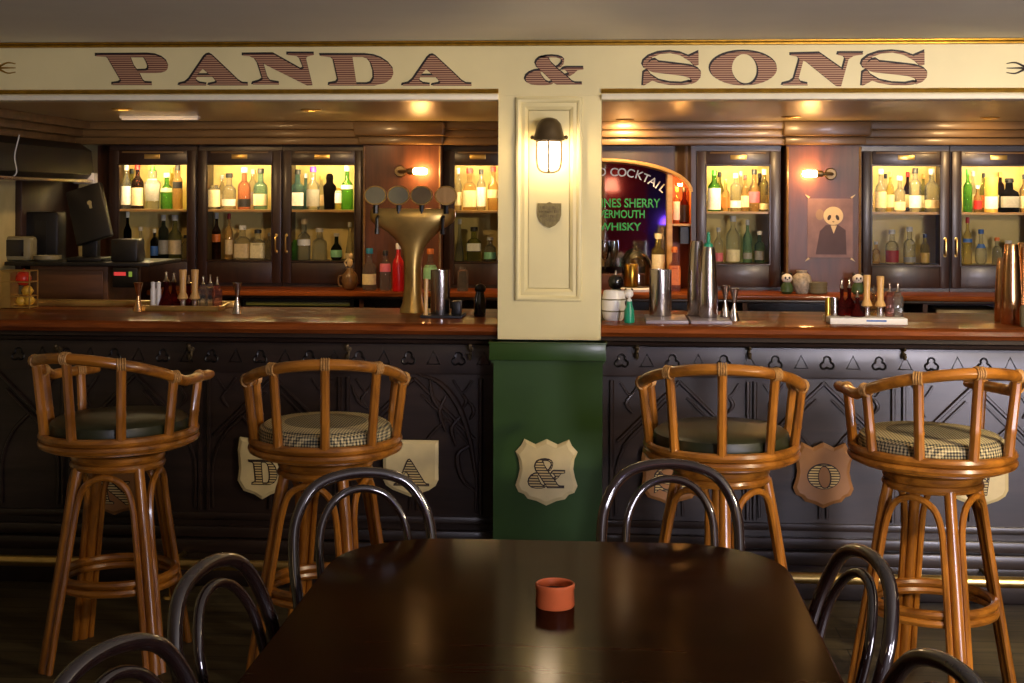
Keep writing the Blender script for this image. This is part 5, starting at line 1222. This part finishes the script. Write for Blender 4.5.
# ------------------------------------------------------------------ bentwood chairs
def make_chair(label, loc, rz):
    t = thing('bentwood_chair', label, 'chair', loc, rz, 'bentwood chairs around the table')
    seat = MB().lathe([(0.0, 0.425), (0.185, 0.425), (0.198, 0.432), (0.2, 0.45), (0.194, 0.458), (0.172, 0.46), (0.160, 0.452), (0.0, 0.450)], (0, 0, 0), 36)
    obj('seat', seat, M['bentwood'], t)
    hp = crom([(-0.19, -0.25, 0.0), (-0.178, -0.215, 0.22), (-0.172, -0.178, 0.45), (-0.178, -0.20, 0.58), (-0.184, -0.232, 0.68), (-0.172, -0.262, 0.78), (-0.115, -0.283, 0.860), (0, -0.29, 0.885),
               (0.115, -0.283, 0.860), (0.172, -0.262, 0.78), (0.184, -0.232, 0.68), (0.178, -0.20, 0.58), (0.172, -0.178, 0.45), (0.178, -0.215, 0.22), (0.19, -0.25, 0.0)], 7)
    obj('back_hoop', MB().tube(hp, 0.0145, 12), M['bentwood'], t)
    ip = crom([(-0.085, -0.168, 0.452), (-0.108, -0.196, 0.57), (-0.118, -0.228, 0.68), (-0.108, -0.25, 0.765), (-0.065, -0.27, 0.826), (0, -0.277, 0.846), (0.065, -0.27, 0.826), (0.108, -0.25, 0.765), (0.118, -0.228, 0.68), (0.108, -0.196, 0.57), (0.085, -0.168, 0.452)], 7)
    obj('inner_hoop', MB().tube(ip, 0.0105, 10), M['bentwood'], t)
    for sx in (-1, 1):
        obj('front_leg', MB().tube([(sx * 0.135, 0.12, 0.435), (sx * 0.15, 0.135, 0.25), (sx * 0.165, 0.15, 0.0)], [0.017, 0.015, 0.012], 10), M['bentwood'], t)
    obj('leg_ring', MB().ring(0.172, 0.21, 0.010, 36), M['bentwood'], t)
    return t
def chair_at(u, d, rz, label):        # (u, d): where the top of the back hoop stands
    p = PD(u, d); off = Matrix.Rotation(rz, 3, 'Z') @ Vector((0, -0.285, 0))
    return make_chair(label, (p.x - off.x, p.y - off.y, 0), rz)
chair_at(361, 3.66, R(180 + 24), 'bentwood chair at the far end of the table, left of the ampersand shield')
chair_at(671, 3.80, R(180 - 2), 'bentwood chair at the far end of the table, right of the green pillar base')
chair_at(868, 2.83, R(90 + 12), 'bentwood chair at the right side of the table, before the rightmost stool')
chair_at(212, 2.74, R(-90 - 13), 'bentwood chair at the left side of the table, nearer the bar')
chair_at(112, 2.22, R(-90 - 20), 'bentwood chair nearest the viewer on the left side, only its hoops showing')
chair_at(952, 2.15, R(90 + 16), 'bentwood chair nearest the viewer on the right side, only its hoop top showing')

# ------------------------------------------------------------------ what the mirror sees, behind the camera
cu_ = MB(); n = 26
for i in range(n):
    x = -0.25 + 0.75 * i / n
    cu_.lathe([(0.022, 0), (0.018, ZC - 0.02)], (x, WBACK + 0.05, 0.01), 8)
tag(obj('red_curtain', cu_, M['curtain']), 'red pleated curtain on the wall opposite the bar', 'curtain')
wl_ = thing('shaded_wall_lamp', 'small wall lamp with a pink glowing shade on the wall opposite the bar', 'wall lamp', (0.02, WBACK + 0.14, 1.72))
obj('lamp_shade', MB().lathe([(0.10, 0), (0.065, 0.17)], (0, 0, 0), 20), M['shade_lit'], wl_)
obj('stem', MB().tube([(0, -0.14, -0.05), (0, 0, -0.05), (0, 0, 0.05)], 0.008, 6), M['brass'], wl_)

# ------------------------------------------------------------------ lights
def area(name, loc, target, size, power, rgb, size_y=None, spread=None):
    l = bpy.data.lights.new(name, 'AREA'); l.energy = power; l.color = s2l(rgb)[:3]; l.size = size
    if size_y: l.shape = 'RECTANGLE'; l.size_y = size_y
    if spread: l.spread = spread
    o = bpy.data.objects.new(name, l); COL.objects.link(o); o.location = loc
    o.rotation_euler = (Vector(target) - Vector(loc)).to_track_quat('-Z', 'Y').to_euler(); return o
def point(name, loc, power, rgb, rad=0.05):
    l = bpy.data.lights.new(name, 'POINT'); l.energy = power; l.color = s2l(rgb)[:3]; l.shadow_soft_size = rad
    o = bpy.data.objects.new(name, l); COL.objects.link(o); o.location = loc; return o
area('ceiling_lamp_beam', (2.4, 2.5, 2.2), (1.2, 5.3, 1.05), 0.28, 43, (255, 230, 190), 0.28, R(105))
area('window_daylight', (2.5, -2.5, 1.45), (1.1, 5.0, 0.9), 0.8, 50, (238, 232, 250), 0.95, R(90))
area('side_fill_light', (2.97, 1.5, 0.56), (0.9, 4.2, 2.0), 1.6, 85, (238, 230, 246), 0.72)  # added low fill that lifts the ceiling and right side, no window here
area('room_fill_light', (-1.7, -1.2, 2.15), (0.0, 5.5, 1.6), 0.5, 2.5, (255, 214, 160))  # added weak warm fill from behind the camera, no fitting
l = bpy.data.lights.new('tap_fill_spot', 'SPOT'); l.energy = 22; l.color = s2l((255, 222, 170))[:3]; l.spot_size = R(34); l.spot_blend = 1.0; l.shadow_soft_size = 0.05  # added spot to brighten the tap and left counter, no fitting
o = bpy.data.objects.new('tap_fill_spot', l); COL.objects.link(o); o.location = (-0.95, 2.6, 2.2); o.rotation_euler = (Vector((-0.75, 6.2, 1.35)) - Vector(o.location)).to_track_quat('-Z', 'Y').to_euler()
point('niche_lamp', (PX(681, YD) , YD + 0.07, P(681, 186, YD).z), 1.6, (255, 170, 80), 0.012)
point('mirror_purple_fill', (0.75, WBACK + 0.5, 1.3), 3.0, (120, 70, 255), 0.1)  # added purple fill tinting the wall the mirror reflects, no fitting
for u_, v_, e_ in ((122, 108.5, 20), (311, 109.5, 28), (625, 119.5, 30), (791, 116.5, 18), (990, 117.5, 18)):  # unlit downlights throw beams too, added as fill towards the bottles
    d = ray(u_, v_); tt = (ZS - EYE) / d.z
    l = bpy.data.lights.new('bar_downlight_fill', 'SPOT'); l.energy = e_; l.color = s2l((255, 206, 140))[:3]; l.spot_size = R(140); l.spot_blend = 0.9; l.shadow_soft_size = 0.035
    o = bpy.data.objects.new('bar_downlight_fill', l); COL.objects.link(o); o.location = (d.x * tt, d.y * tt, ZS - 0.02); o.rotation_euler = (R(42), 0, 0)

w = bpy.data.worlds.new('world'); sc.world = w; w.use_nodes = True
w.node_tree.nodes['Background'].inputs[0].default_value = (0.02, 0.018, 0.015, 1); w.node_tree.nodes['Background'].inputs[1].default_value = 0.2

sc.view_settings.view_transform = 'Standard'
sc.view_settings.look = 'None'
sc.view_settings.exposure = 0.0
sc.view_settings.gamma = 1.0
sc.view_settings.use_curve_mapping = False
